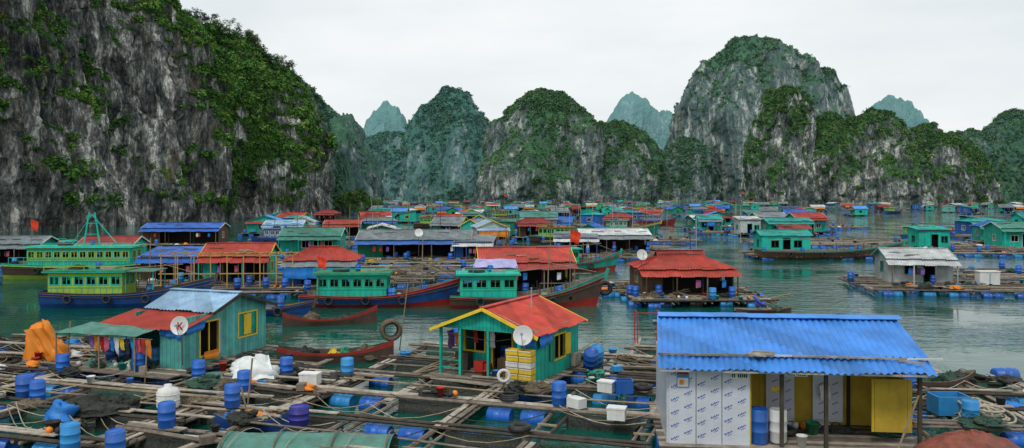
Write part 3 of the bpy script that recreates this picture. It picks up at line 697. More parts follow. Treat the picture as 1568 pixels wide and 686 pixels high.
k.beam(TEAL,(-2.0,0.02,Z+.55),(-1.2,.02,Z+.55),.05); k.beam(TEAL,(-2.0,.02,Z+.25),(-1.2,.02,Z+.25),.05)
roof(k,'gy',-2.05,2.05,0,4.1,zt,.78,.32,R_RED,TEAL,YEL,pitch=.17,rows=4)
k.p('window_shutters'); k.box(YEL,2.12,2.98,Z+1.05,.02,.42,.86,rz=rad(-6)); k.box(GREEN,2.12,1.5,Z+1.05,.02,.42,.86)
k.p('curtains'); k.cloth(TBL,(1.5,-.12,2.35),(2.2,-.1,2.35),(2.2,-.05,1.85),(1.55,-.1,1.8),8,.05); k.cloth(TBL,(2.2,.1,2.3),(2.22,1.3,2.3),(2.22,1.2,1.85),(2.2,.2,1.75),8,.05)
k.cloth(TWH,(-.5,.9,2.2),(-.1,.9,2.2),(-.1,.9,1.5),(-.5,.9,1.5)); k.cloth(TOR,(-1.9,.8,2.0),(-1.6,.8,2.0),(-1.6,.8,1.4),(-1.85,.8,1.45))
k.cloth(PURP,(-2.0,.9,2.1),(-1.95,.4,2.1),(-1.95,.4,1.4),(-2,.9,1.4)); k.cloth(REDT,(-1.2,1.1,2.1),(-1.,1.1,2.1),(-1.,1.1,1.6),(-1.2,1.1,1.6))
k.p('fittings'); k.box(WOODP,2.2,3.6,Z+.3,.2,.6,.5); k.box(WHT,.9,1.22,Z+.4,.7,.06,.8); k.box(REDT,-.75,.9,Z+.22,.4,.4,.4); k.box(WOODD,-1.6,1.0,Z+.35,.6,.4,.7)
k.box(BROWN,.6,.7,Z+.35,.7,.5,.7); k.box(REDT,-.5,.95,Z+.18,.3,.3,.32); k.bucket(BARL,.25,.3,Z,.15,.28); k.bucket(REDT,-.2,.25,Z,.13,.22)
k.tube(METAL,[(1.2,1.5,3.1),(1.2,1.5,3.9)],.025,6); k.tube(RUB,[(1.95,-.36,2.3),(.5,-.4,2.0),(-2.2,-.4,2.25)],.012,4)
k.done(False)
dish('satellite_dish',.42,29.3,2.35,.36,rad(-12),20,1.9)
k=Kit('fish_crate_stack',.30,29.45,.5,rad(-28))
for i in range(6):
    for sx in (-.26,.28) if i%2 else (-.24,.3):
        m=YEL if i%3 else WHT; z=i*.22; k.box(m,sx,0,z+.1,.46,.38,.03); k.box(m,sx,-.18,z+.12,.5,.03,.19); k.box(m,sx,.18,z+.12,.5,.03,.19); k.box(m,sx-.24,0,z+.12,.03,.34,.19); k.box(m,sx+.24,0,z+.12,.03,.34,.19); k.box(WHT,sx,-.2,z+.19,.5,.02,.035)
k.done(); k=Kit('life_ring',-.30,29.0,.95,0); k.torus(DISHM,(0,0,0),.2,.06,Matrix.Rotation(rad(80),4,'X')); k.tube(WOOD,[(0,.1,-.5),(0,.1,.15)],.03,6); k.done()
for (x,y,m) in ((3.2,32.3,BARB),(3.5,33.0,BARL)):
    k=Kit('water_barrel',x,y,.45,0); k.barrel(m,(0,0,.42),.3,.85,M=Matrix.Rotation(rad(30),4,'X'),n=20); k.done()

# --- left house
k=Kit('floating_house',-13.3,32.1,0,rad(-20)); Z=.5; zt=2.55
k.p('deck'); yy=-1.3
while yy<5.7: k.box(random.Random(int(yy*77)).choice([WOODP,WOOD,WOOD,WOODD]),-2.1,yy,Z-.03,5.4,.25,.05); yy+=.275
for xx in(-4.3,-3,-1.6,-.2):
    for q in(-.7,2,4.6): k.barrel(BARB,(xx,q,.06),.3,.9,'X')
k.p('walls')
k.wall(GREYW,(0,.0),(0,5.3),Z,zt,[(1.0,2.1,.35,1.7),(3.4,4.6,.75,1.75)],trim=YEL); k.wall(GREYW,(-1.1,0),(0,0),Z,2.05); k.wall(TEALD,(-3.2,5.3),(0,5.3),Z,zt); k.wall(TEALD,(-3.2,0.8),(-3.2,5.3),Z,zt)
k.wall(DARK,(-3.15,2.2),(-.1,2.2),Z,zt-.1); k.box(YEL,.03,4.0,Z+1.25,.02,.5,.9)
k.p('window_panel'); k.box(TEAL,-.02,4.0,Z+1.25,.03,1.2,1.0)  # teal board filling the window opening
k.p('roof')
zr=3.25; ym=3.2
k.sheet(R_PALE,(-3.5,1.45,2.62),(.35,1.45,2.62),(.35,ym,zr),(-3.5,ym,zr),.18,rows=3); k.sheet(R_PALE,(.35,5.7,2.45),(-3.5,5.7,2.45),(-3.5,ym,zr),(.35,ym,zr),.18)
k.beam(R_PALE,(-3.5,ym,zr+.03),(.35,ym,zr+.03),.3,.04)
k.add([(-.02,1.2,zt),(-.02,5.3,zt),(-.02,ym,zr-.05),(.02,1.2,zt),(.02,5.3,zt),(.02,ym,zr-.05)],[(0,1,2),(3,5,4),(0,2,5,3),(1,4,5,2)],GREYW)
k.sheet(R_RED,(-4.4,-.35,2.12),(.25,-.35,2.12),(.25,1.6,2.56),(-4.0,1.6,2.56),.18,rows=3)
k.beam(WOODD,(.37,1.4,2.56),(.37,3.2,zr-.06),.04,.12); k.beam(WOODD,(.37,5.7,2.4),(.37,3.2,zr-.06),.04,.12)
k.p('awning'); k.cloth(TGR,(-5.5,-1.3,1.9),(-1.3,-1.1,1.95),(-1.0,-.3,2.12),(-4.6,-.2,2.2),12,.02)
for xx,yy in((-5.4,-1.2),(-3.2,-1.1),(-1.4,-1.05),(-4.3,-.2)): k.tube(BAMB,[(xx,yy,.4),(xx,yy,1.95)],.035,6)
k.p('laundry')
cl=[PURP,TOR,REDT,PINK,TBL,TWH,YEL,NET,BARL,PINK,REDT,TOR]
for i in range(12): xx=-3.9+i*.27; k.cloth(cl[i],(xx,-.95,1.8),(xx+.24,-.95,1.8),(xx+.22,-.9,1.8-.5-.12*(i%3)),(xx+.02,-.9,1.3-.1*(i%2)),5,.03,i)
k.tube(ROPE,[(-4.2,-.95,1.83),(-.6,-.95,1.83)],.012,4)
k.cloth(TBL,(.12,.0,2.2),(.12,1.2,2.3),(.12,1.1,1.95),(.12,.1,1.85),8,.05); k.cloth(TBL,(-1.1,-.1,2.1),(.1,-.1,2.1),(.1,-.1,1.7),(-1.0,-.1,1.8),8,.05)
k.cloth(TOR,(.1,1.1,Z+.5),(.1,2.0,Z+.5),(.15,2.0,Z+.1),(.15,1.1,Z+.2),6,.04)
k.p('stores'); RR=random.Random(4); gear(k,RR,-4.4,-1.2,-.9,.7,Z,26); k.done(False)
dish('satellite_dish',-13.15,31.6,2.35,.36,rad(-5),10,1.6)
k=Kit('dish_emblem',-13.13,31.45,2.36,rad(-5)); k.box(REDT,-.07,0.02,0,.05,.02,.3); k.beam(REDT,(-.03,.02,0),(.1,.02,.14),.045); k.beam(REDT,(-.03,.02,0),(.1,.02,-.14),.045); k.done()

# --- right blue-roofed shed
k=Kit('blue_roofed_shed',4.45,22.75,0,rad(-6)); Z=.45
k.p('deck'); yy=-1.6
while yy<4.6: k.box(random.Random(int(yy*55)).choice([WOODP,WOOD,WOODD,WOOD]),3.45,yy,Z-.03,7.4,.22,.05); yy+=.235
for xx in(.2,1.8,3.4,5,6.6):
    for q in(-1.2,1.2,3.6): k.barrel(BARB,(xx,q,.04),.3,.9,'X')
k.p('insulated_panels')
PANEL=mk('printed_insulation_panel',(.64,.68,.74),rough=.3,var=.1,grime=.15,gcol=(.35,.38,.42),bump=.5); PRN=mk('printed_blue_mark',(.04,.08,.40),var=.1,grime=0,bump=0)
for a,b_ in((.03,.78),(.8,1.5),(1.52,2.28)): k.wall(PANEL,(a,0),(b_,0),Z,2.62,(),.05)
for pn in range(3):
    for i in range(2):
        for j in range(6):
            u=.2+pn*.745+i*.37; v_=Z+.16+j*.37+(i*.18)+pn*.09
            if v_>2.5: continue
            for q in range(5): k.box(PRN,u-.09+q*.045,-.028,v_-(-.09+q*.045)*-.5,.032,.006,.035+.02*(q in(0,2)),ry=rad(-28))
            k.box(PRN,u+.03,-.028,v_-.055,.13,.006,.012,ry=rad(-28))
k.p('walls'); k.wall(YELW,(2.3,2.4),(6.9,2.4),Z,2.7); k.wall(YELW,(2.3,.03),(2.3,2.4),Z,2.65); k.wall(YELW,(6.9,1.2),(6.9,4),Z,2.7); k.wall(PANEL,(0.0,.03),(.0,4),Z,2.62); k.wall(YELW,(.1,4),(6.9,4),Z,2.65)
k.wall(PANEL,(3.2,2.3),(4.05,2.3),Z+.1,2.4,(),.04); k.wall(PANEL,(4.6,2.3),(5.5,2.3),Z+.1,2.4,(),.04); k.wall(YELW,(5.75,.5),(6.85,.5),Z+.35,2.3,(),.04); k.wall(DARK,(5.6,2.25),(5.7,2.25),Z,2.4,(),.04)
for j in range(6):
    for i in range(2):
        for q in range(4): k.box(PRN,3.4+i*.4+q*.045,2.275,Z+.4+j*.3+q*.022,.03,.006,.04,ry=rad(-28)); k.box(PRN,4.8+i*.4+q*.045,2.275,Z+.35+j*.3+q*.022,.03,.006,.04,ry=rad(-28))
k.p('posts')
for xx in(3.15,4.35,6.85): k.beam(WOODD,(xx,-.05,Z),(xx,-.05,2.64),.1)
k.tube(BAMB,[(6.0,-.6,Z),(6.8,-.1,2.0)],.03,6); k.beam(METAL,(2.3,-.1,2.66),(6.95,-.1,2.66),.08)
k.p('roof')
k.sheet(R_BLUE,(-.3,-.5,2.66),(7.15,-.5,2.66),(7.2,.35,2.93),(-.27,.35,2.93),.19,.034,3)
k.sheet(R_BLUE,(-.27,.2,2.94),(7.2,.2,2.94),(7.2,2.75,3.68),(-.1,2.75,3.68),.19,.034,4)
k.sheet(R_BLUE,(7.2,4.6,3.1),(-.1,4.6,3.1),(-.1,2.75,3.68),(7.2,2.75,3.68),.19,.034,3)
for i in range(8): k.box(R_BLUE,.4+i*.92,2.65,3.735+(i%3)*.006,.96,.3,.02,rx=rad(16)); k.box(R_BLUE,.4+i*.92,2.9,3.735+(i%2)*.007,.96,.25,.02,rx=rad(-16))
for xx in(.2,1.7,3.2,4.7,6.2,6.9): k.beam(METAL,(xx,-.45,2.6),(xx,2.7,3.58),.05,.08)
for j in range(5): yy=-.4+j*.75; k.beam(METAL,(-.25,yy,2.6+.31*j*.75),(7.1,yy,2.6+.31*j*.75),.05,.05)
k.p('roof_battens'); RR=random.Random(9); xx=-.2
while xx<6.9:
    l=RR.uniform(.9,1.8); k.box(RR.choice([WOODP,BAMB,WHT]),xx+l/2,.12+RR.uniform(-.05,.05),2.97,l,.05,.05,RR.uniform(-.04,.04)); xx+=l*.97
k.box(WOODP,2.6,.1,3.02,.75,.16,.05,.1); k.box(WOODP,2.7,.2,3.06,.6,.1,.05,-.15); k.pile(WOODP,2.5,.05,2.97,.25,.12,.1,3); k.box(WOODP,6.6,-.1,2.92,.7,.05,.05,-.6)
k.p('signs'); k.box(WHT,2.0,-.04,2.42,.5,.02,.2)
for i in range(8):
    if i!=2: k.box(DARK,1.8+i*.055,-.053,2.42,.035,.006,.1)
k.box(BARL,.42,-.04,2.3,.34,.015,.5); k.box(REDT,.42,-.05,2.46,.3,.01,.08); k.box(WHT,.42,-.05,2.2,.3,.01,.25); k.box(TOR,.38,-.058,2.2,.12,.008,.14)
k.box(WHT,3.55,-.06,2.5,.6,.02,.12)
for i in range(9):
    if i!=4: k.box(DARK,3.31+i*.058,-.073,2.5,.035,.006,.07)
k.p('cloth'); k.cloth(TWH,(4.75,2.1,1.7),(5.05,2.1,1.7),(5.1,2.1,1.3),(4.8,2.1,1.25),6,.03); k.cloth(YEL,(3.1,1.0,1.9),(3.35,1.0,1.9),(3.35,1.0,1.75),(3.1,1.,1.72),6,.03)
k.p('stores'); RR=random.Random(12); gear(k,RR,2.6,6.6,1.2,2.1,Z,7)
k.done(False)
def single(name,x,y,z,fn,rot=0): k=Kit(name,x,y,z,rot); fn(k); return k.done()
single('blue_barrel',7.05,22.75,.45,lambda k:k.barrel(BARB,(0,0,.5),.26,1.0,n=24))
single('white_drum',7.6,22.75,.45,lambda k:k.barrel(WHT,(0,0,.5),.24,.95,n=24))
single('white_bucket',8.15,22.4,.45,lambda k:k.bucket(WHT,0,0,0,.15,.32))
single('green_bucket',8.9,23.6,.45,lambda k:k.bucket(GREEN,0,0,0,.2,.35))
single('black_jug',7.95,23.7,.45,lambda k:k.lathe(RUB,[(0,0),(.2,0),(.23,.15),(.2,.32),(.06,.42),(.06,.5),(0,.5)],(0,0,0)))

# loose foreground objects
single('white_water_tank',-11.4,26.4,.5,lambda k:(k.lathe(WHT,[(0,0),(.34,0),(.36,.05),(.36,.5),(.3,.62),(.12,.68),(.12,.76),(0,.76)],(0,0,0)),k.torus(WHT,(0,0,.25),.35,.025),k.torus(WHT,(0,0,.45),.35,.025)))
single('blue_barrel',-17.0,27.8,.45,lambda k:k.barrel(BARB,(0,0,.4),.29,.8,n=20))
single('white_tarpaulin',-9.9,30.7,.5,lambda k:(k.pile(TWH,0,0,0,.85,.6,.75,5,26,10,.5),k.cloth(TWH,(-.9,-.6,.05),(.7,-.7,.1),(.5,.1,.8),(-.5,.1,.75),10,.06)),.3)
single('blue_tarpaulin',-14.2,25.1,.5,lambda k:k.pile(TBL,0,0,0,.45,.35,.5,6,24,9,.6))
single('fishing_net_pile',-13.4,25.9,.5,lambda k:(k.heap(NET,0,0,0,1.0,.6,.45,7),k.heap(NET,.6,.3,0,.5,.4,.4,8)))
single('orange_tarpaulin',-20.0,34.4,.5,lambda k:(k.pile(TOR,-.3,0,0,.7,.6,1.55,11,30,12,.16),k.cloth(TOR,(-.75,-.5,1.3),(.15,-.55,1.4),(1.1,-.55,.1),(.3,-.65,0),14,.05),k.pile(TOR,.5,-.2,0,.5,.45,.8,14,24,9,.2)))
single('rope_reel',-5.8,38.3,.45,lambda k:[k.torus(RUB if i%2 else NETB,(0,i*.09,.58),.43-.04*(i%2),.1,Matrix.Rotation(rad(90),4,'X'),22,8) for i in range(5)],.3)
single('blue_drum',-6.55,24.5,.45,lambda k:k.barrel(mk('indigo_plastic',(.04,.04,.35),rough=.4),(0,0,.3),.3,.6,n=24))
single('styrofoam_box',3.25,24.7,.55,lambda k:(k.box(WHT,0,0,.2,.55,.38,.34),k.box(DISHM,0,0,.39,.59,.42,.05)),-.3)
single('styrofoam_box',3.35,28.2,.55,lambda k:(k.box(WHT,0,0,.2,.55,.4,.34),k.box(DISHM,0,0,.39,.59,.44,.05)),-.5)
single('blue_tub',3.95,28.1,.55,lambda k:(k.box(BARB,0,0,.03,.56,.44,.05),k.box(BARB,0,-.22,.25,.6,.03,.45),k.box(BARB,0,.22,.25,.6,.03,.45),k.box(BARB,-.29,0,.25,.03,.42,.44),k.box(BARB,.29,0,.25,.03,.42,.44)))
single('styrofoam_box',-7.5,29.6,.5,lambda k:(k.box(WHT,0,0,.2,.7,.42,.36),k.box(DISHM,0,0,.41,.74,.46,.06)),-.2)
single('rope_pile',-.1,27.2,.55,lambda k:[k.torus(RUB,(0,0,.05+i*.06),.3-.02*i,.05) for i in range(3)])
single('fishing_net_pile',1.0,28.3,.55,lambda k:(k.heap(NETB,0,0,0,.7,.4,.3,31),k.heap(NET,-.7,.2,0,.5,.4,.28,32)))
single('fishing_net_pile',-2.6,27.9,.55,lambda k:(k.heap(NET,0,0,0,.6,.35,.24,33)))
single('fishing_net_pile',-11.2,29.3,.5,lambda k:(k.heap(NETG,0,0,0,.8,.5,.35,34),k.heap(NETB,.9,-.3,0,.5,.4,.3,35)))
def bottle_pile(k):
    R=random.Random(8)
    for i in range(26): k.lathe(R.choice([TGR,NETG,WHT,TEAL]),[(0,-.14),(.05,-.14),(.06,0),(.05,.09),(.02,.15),(0,.15)],(R.uniform(-.4,.4),R.uniform(-.3,.3),.08+R.uniform(0,.28)),n=7,M=Matrix.Rotation(R.uniform(0,3),4,'Z')@Matrix.Rotation(1.4,4,'X'))
single('plastic_bottle_heap',3.2,30.2,.5,bottle_pile)
def canopy(k):
    vs=[];fs=[];n=40;m=18; R=random.Random(3)
    for i in range(n+1):
        for j in range(m+1):
            a=math.pi*j/m; u=i/n; w=.62*(1-.12*abs(u-.5)); sag=-.05*abs(math.sin(u*math.pi*3))
            vs.append((-2.4+4.8*u,-math.cos(a)*w*1.4,.15+math.sin(a)*(w*.92+sag)+R.uniform(-.012,.012)))
            if i and j: q=i*(m+1)+j; fs.append((q-m-2,q-1,q,q-m-1))
    k.add(vs,fs,TGR,True); k.p('hull'); k.box(HBRN,0,0,.02,4.8,1.5,.3)
    for i in(-2.3,-.8,.8,2.3): k.tube(WOOD,[(i,-math.cos(math.pi*j/8)*.88,.17+math.sin(math.pi*j/8)*.62) for j in range(9)],.025,5)
    for a,b_ in((-2.2,-1.5),(-.6,.1),(1.1,1.6)): k.tube(ROPE,[(a+(b_-a)*j/8,-math.cos(math.pi*j/8)*.9,.19+math.sin(math.pi*j/8)*.6) for j in range(9)],.014,4)
k=Kit('covered_boat',-5.75,22.6,.05,rad(-3)); k.p('canopy'); canopy(k); k.done(False)
skiff('tarp_covered_skiff',-8.2,25.6,rad(4),2.6,.8,.35,HBLU,WOOD,[(TOR,-.05,.8,.45),(TBL,-.32,.35,.4)])
skiff('rowing_skiff',-8,36.2,rad(6),5.2,1.1,.45,HBRN,WOODD,[(NET,-.25,.6,.5),(YEL,-.02,.3,.4),(GREEN,.08,.25,.45),(NETB,.27,.55,.55)],.45,HRED)
skiff('rowing_skiff',-10.6,46.5,rad(14),5.4,.9,.35,HBRN,WOODD,[(NETB,-.2,.5,.6),(NETG,.15,.4,.4)],.7,HRED)
skiff('net_skiff',15.9,30.2,rad(2),3.4,1.3,.6,HBRN,WOOD,[(NETG,-.15,.9,.75),(NETG,.2,.8,.6)],.3)
single('upturned_rusty_boat',12.3,21.4,0,lambda k:k.pile(RUST,0,0,0,1.75,1.0,1.15,21,48,16,.05),.05)
single('rope_pile',14.9,25.1,.45,lambda k:[(k.torus(ROPE,(random.Random(i).uniform(-.6,.6),random.Random(i+9).uniform(-.4,.4),.06+.03*i),random.Random(i+3).uniform(.25,.42),.04,Matrix.Rotation(.2*(i%4),4,'X')) )for i in range(14)])
single('blue_fish_tub',14.2,25.9,.45,lambda k:(k.box(BARL,0,0,.04,1.,.7,.06),k.box(BARL,0,-.36,.3,1.05,.04,.6),k.box(BARL,0,.36,.3,1.05,.04,.6),k.box(BARL,-.51,0,.3,.04,.68,.59),k.box(BARL,.51,0,.3,.04,.68,.59)))
single('blue_barrel',19.5,31.5,.1,lambda k:k.barrel(BARB,(0,0,.3),.3,.9,'X'))
def poles(name,x,y,lst,m=BAMB):
    k=Kit(name,x,y,0,0)
    for a,b_,c,d,e,f in lst: k.tube(m,[(a,b_,c),(d,e,f)],.03,6)
    k.done()
poles('red_pole_frame',6.6,38,[(-.6,0,.2,-.6,0,1.9),(.5,0,.2,.5,0,1.9),(-.6,0,1.9,.5,0,1.9),(-.6,1,.2,-.6,1,1.9),(.5,1,.2,.5,1,1.9),(-.6,0,1.9,-.6,1,1.9),(.5,0,1.9,.5,1,1.9)],REDT)
poles('bamboo_mooring_poles',-17.5,33,[(-1,0,0,-.8,0,2.3),(1.4,.5,0,1.3,.4,1.9),(3.2,-2,0,3.3,-2,1.7),(8.5,-6,0,8.7,-6,2.0),(9.3,-8,.2,9.0,-8,1.5),(12,6,0,12.4,6,3.2)],BAMB)

# ================================================================= MID GROUND boats
boat('fishing_boat',-26.4,54.5,rad(3),10.6,3.0,1.0,(HBLU,HBLU,HBRN),(-4.6,.2,2.3,1.75,HYG,GREEN,CTE),1.0,1,awn=(.4,2.2,TGR),n_gear=9)
boat('fishing_boat',-9.2,54.6,rad(2),10.2,3.0,.8,(HRED,HBLU,HRED),(-3.9,.7,2.3,1.7,CTE,GREEN,CGR),1.1,2,flag=False,n_gear=12)
for fx,fy,fz,fh,fs_ in((-13.0,53.2,.3,3.2,1.),(4.0,55,1.,4.2,1.1),(-43.5,72,2,3.4,1.2),(75,260,3,6,1.1),(-2,200,3,5,.9)):
    k=Kit('flag_pole',fx,fy,0,0); flagpole(k,0,0,fz,fh,fs_); k.done(False)
boat('fishing_boat',.8,54.2,rad(4),10.0,3.0,.8,(HRED,HBRN,HTEA),(-4.3,-.6,2.2,1.7,CTE,CTE,CGR),1.5,3,n_gear=12)
boat('fishing_boat',-37.5,73,rad(3),16.5,3.8,1.3,(HYG,HBRN,CTE),(-6,3,2.8,2.0,CTE,CTE,HYG),1.0,4,rail=True,n_gear=8)
k=Kit('boat_derrick',-38.5,73,0,0)
for a in(-1,1): k.beam(CTE,(a*.9,0,2),(a*.25,0,6.0),.1)
for z in(3,4,5): k.beam(CTE,(-.75+.15*(z-3)*.6,0,z),(.75-.15*(z-3)*.6,0,z),.06)
k.beam(CTE,(0,0,5.8),(2.4,0,3.0),.07); k.beam(CTE,(0,0,5.8),(-2.2,0,2.6),.04); k.done()
boat('fishing_boat',-51,88,rad(6),12,3,1.,(HTEA,HTEA,HRED),(-4,2,2.3,1.8,CTE,CTE,WHT),1,5)
boat('cargo_boat',37.5,95,rad(1),16.5,3.4,1.0,(HBRN,HBRN,HTEA),None,1.1,6,n_gear=8)
boat('fishing_boat',6,80,rad(10),9,2.6,.9,(HRED,HTEA,HTEA),(-3.5,.5,2.,1.6,CTE,CTE,CGR),1,7)
boat('fishing_boat',-33,120,rad(-5),12,3,1.2,(HBLU,HBLU,HBLU),(-4,1,2.3,1.8,BLUEW,R_BLUE2,WHT),1.2,8)
boat('fishing_boat',-15.5,50.5,rad(-3),5.4,1.7,.45,(HBLU,HBLU,HBRN),None,.5,9,mast=False)
# row boat with fisherman
skiff('fisherman_boat',16.2,51.4,rad(3),3.7,.9,.2,HBRN,WOOD,[(NETG,.25,.35,.25)],.12)
def person(name,x,y,z,rot):
    root=bpy.data.objects.new(name,None); COL.objects.link(root); root.location=(x,y,z); root.rotation_euler=(0,0,rot); root.scale=(1.08,)*3
    J={'pel':(0,0,.12,.15),'ch':(0,-.06,.42,.165),'nk':(0,-.09,.60,.05),'hd':(0,-.11,.71,.095),'ht':(0,-.12,.81,.085),
       'sl':(-.2,-.07,.53,.06),'el':(-.29,-.2,.32,.045),'wl':(-.16,-.4,.26,.03),'sr':(.2,-.07,.53,.06),'er':(.30,-.2,.34,.045),'wr':(.18,-.4,.30,.03),
       'hl':(-.11,-.03,.08,.09),'kl':(-.2,-.44,.3,.065),'al':(-.16,-.66,-.02,.042),'tl':(-.17,-.83,-.03,.035),
       'hr':(.11,-.03,.08,.09),'kr':(.2,-.44,.32,.065),'ar':(.16,-.66,-.02,.042),'tr':(.17,-.83,-.03,.035)}
    E=[('pel','ch'),('ch','nk'),('nk','hd'),('hd','ht'),('ch','sl'),('sl','el'),('el','wl'),('ch','sr'),('sr','er'),('er','wr'),('pel','hl'),('hl','kl'),('kl','al'),('al','tl'),('pel','hr'),('hr','kr'),('kr','ar'),('ar','tr')]
    for s_,w in((-1,'wl'),(1,'wr')):
        wx,wy,wz,_=J[w]; pm='p'+w; J[pm]=(wx-.01*s_,wy-.06,wz-.01,.032); E.append((w,pm))
        for q in range(4): J[f'{w}f{q}']=(wx+(q-1.5)*.022,wy-.12-.008*(q in(1,2)),wz-.02,.009); J[f'{w}g{q}']=(wx+(q-1.5)*.02,wy-.145,wz-.05,.008); E+=[(pm,f'{w}f{q}'),(f'{w}f{q}',f'{w}g{q}')]
        J[w+'t']=(wx-.045*s_,wy-.08,wz+.01,.01); E.append((pm,w+'t'))
    ks=list(J); me=bpy.data.meshes.new('body'); me.from_pydata([J[q][:3] for q in ks],[(ks.index(a),ks.index(b_)) for a,b_ in E],[])
    ob=bpy.data.objects.new('body',me); COL.objects.link(ob)
    ob.modifiers.new('skin','SKIN'); sl=me.skin_vertices[0].data
    for i,q in enumerate(ks): sl[i].radius=(J[q][3],)*2; sl[i].use_root=(q=='pel')
    ob.modifiers.new('sub','SUBSURF').levels=1
    bpy.context.view_layer.update(); dg=bpy.context.evaluated_depsgraph_get(); m2=bpy.data.meshes.new_from_object(ob.evaluated_get(dg))
    ob.modifiers.clear(); ob.data=m2; ob.parent=root; me=m2; me.materials.clear()
    m=bpy.data.materials.new('figure'); m.use_nodes=True; nt=m.node_tree; b=nt.nodes['Principled BSDF']
    co=nd(nt,'ShaderNodeTexCoord').outputs['Object']; sp=nd(nt,'ShaderNodeSeparateXYZ'); nt.links.new(co,sp.inputs[0])
    c=mixc(nt,mathn(nt,'GREATER_THAN',sp.outputs[2],.22),(.03,.03,.04),(.02,.07,.40)); c=mixc(nt,mathn(nt,'GREATER_THAN',sp.outputs[2],.585),c,(.33,.18,.11))
    c=mixc(nt,mathn(nt,'LESS_THAN',sp.outputs[1],-.6),c,(.33,.18,.11)); nt.links.new(c,b.inputs['Base Color']); me.materials.append(m)
    for p_ in me.polygons: p_.material_index=0; p_.use_smooth=True
    k=Kit('head_details'); k.pile(HAIR,0,-.1,.74,.115,.125,.13,1,16,7,.03); k.add([(-.015,-.21,.71),(.015,-.21,.71),(0,-.235,.70),(0,-.21,.74)],[(0,1,2),(0,2,3),(1,3,2)],SKIN)
    k.box(HAIR,-.035,-.202,.745,.02,.01,.01); k.box(HAIR,.035,-.202,.745,.02,.01,.01); k.box(REDT,0,-.202,.68,.04,.008,.008)
    h=k.done(); h.parent=root
person('fisherman',15.75,51.3,.30,rad(70))

# ================================================================= MID GROUND houses
fhouse('floating_house',-15.2,64.5,rad(4),5.2,4,2.1,.85,'hip',R_RED,BLUEW,WHT,1.0,R_GREY,True,1,drape=TBL,n_gear=8)
fhouse('floating_house',-24.6,99,rad(3),7,5,2.3,.8,'gx',R_GRN,TEAL,WHT,1.2,R_GRN,False,2)
fhouse('floating_house',-11.2,93,rad(2),12.5,6,2.2,.9,'gx',R_GREY,GREEN,WHT,1.6,R_BLUE2,True,3,n_gear=12)
fhouse('floating_house',-4.2,91,rad(-4),4,4,2.0,.5,'shed',R_GREY,BLUEW,WHT,1.0,R_WHITE,True,13,n_gear=6)
fhouse('floating_house',12.3,58.5,rad(3),6.4,4.6,2.0,.75,'hip',R_RED,BROWN,WOODP,1.2,R_RED,True,4,n_gear=14,drape=None)
k=Kit('roof_lantern',12.4,58.8,0,rad(3)); roof(k,'gx',-1.6,1.6,-.6,.8,3.05,.4,.2,R_RED2,BROWN); k.box(BROWN,0,.1,2.9,3.2,1.4,.4); k.done()
fhouse('floating_house',33.2,66,rad(-10),4.8,4,2.1,.6,'gx',R_WHITE,WHITEW,GREYW,1.1,R_WHITE,False,5,n_gear=10)
fhouse('floating_house',57,109,rad(-4),4,3.5,2.6,.3,'shed',R_TEAL,TEAL,TEALD,0,None,False,6)
fhouse('floating_house',.9,61,rad(5),6.6,5,2.3,.8,'gx',R_RED,BROWN,YEL,1.3,R_RED2,True,7,n_gear=10)
k=Kit('lilac_awning',-1.2,57.2,0,rad(3)); k.cloth(TLI,(-1.6,-.7,2.45),(1.6,-.7,2.4),(1.5,.8,2.9),(-1.4,.8,2.9),10,.03); [k.tube(BAMB,[(a,b_,.5),(a,b_,2.5+.4*(b_>0))],.04,6) for a in(-1.5,1.5) for b_ in(-.6,.7)]; k.done()
fhouse('floating_house',-49,120,rad(4),10.8,5,2.4,.6,'gx',R_BLUE2,BROWN,WHT,1.5,R_BLUE2,True,8)
fhouse('floating_house',-22.6,66.5,rad(6),5.0,4.6,2.3,.8,'gx',R_RED,TEAL,YEL,1.2,R_RED,True,9,n_gear=8)
fhouse('floating_house',-28.6,68,rad(4),4.4,4,2.1,.5,'shed',R_BLUE2,BROWN,WHT,1.0,R_BLUE2,True,10,n_gear=8)
fhouse('floating_house',-41,82,rad(5),5,4,2.3,.6,'gx',R_RED2,TEAL,WHT,1.,R_GREY,True,11)
fhouse('floating_house',-52,84,rad(5),6,4,2.2,.6,'gx',R_GREY,TEALD,WHT,1.,R_GREY,True,12)
fhouse('floating_house',13,103,rad(2),8.5,5,2.2,.6,'gx',R_WHITE,BROWN,WHT,1.8,R_GREY,True,14,n_gear=12)
fhouse('floating_house',8,100,rad(-3),5,4,2.,.5,'shed',R_GREY,BLUEW,WHT,1.,R_WHITE,True,15)
fhouse('floating_house',33.5,99,rad(-3),5.8,4,2.3,.5,'gx',R_TEAL,CTE,TEALD,0,None,False,16,n_gear=5)
fhouse('floating_house',36.2,103,rad(-3),3.6,3,2.9,.4,'gx',R_RED2,TEAL,TEALD,0,None,False,17)
fhouse('floating_house',44.3,150,rad(0),3.8,4,2.8,.4,'shed',R_WHITE,WHITEW,TEAL,0,None,False,18)
fhouse('floating_house',51.5,150,rad(0),8,5,2.4,.5,'gx',R_TEAL,TEAL,WHT,1,R_TEAL,False,19)
fhouse('floating_house',59,160,rad(4),6,5,2.8,.9,'gx',R_RED,TEAL,WHT,1,R_RED,False,20)
fhouse('floating_house',53,165,rad(4),6,5,2.8,.9,'gx',R_GREY,TEAL,WHT,1,R_RED,False,21)
fhouse('floating_house',76,126,rad(-12),4.5,4,2.4,.7,'gy',R_BLUE2,TEAL,WHT,1,R_TEAL,False,22)
fhouse('floating_house',72,112,rad(-10),8,6,2.7,.7,'gx',R_GRN,TEAL,WHT,1,R_GRN,False,23)
fhouse('floating_house',-1.5,142,rad(0),3.8,3.5,2.6,.4,'gx',R_GRN,GREEN,WHT,0,None,False,24)
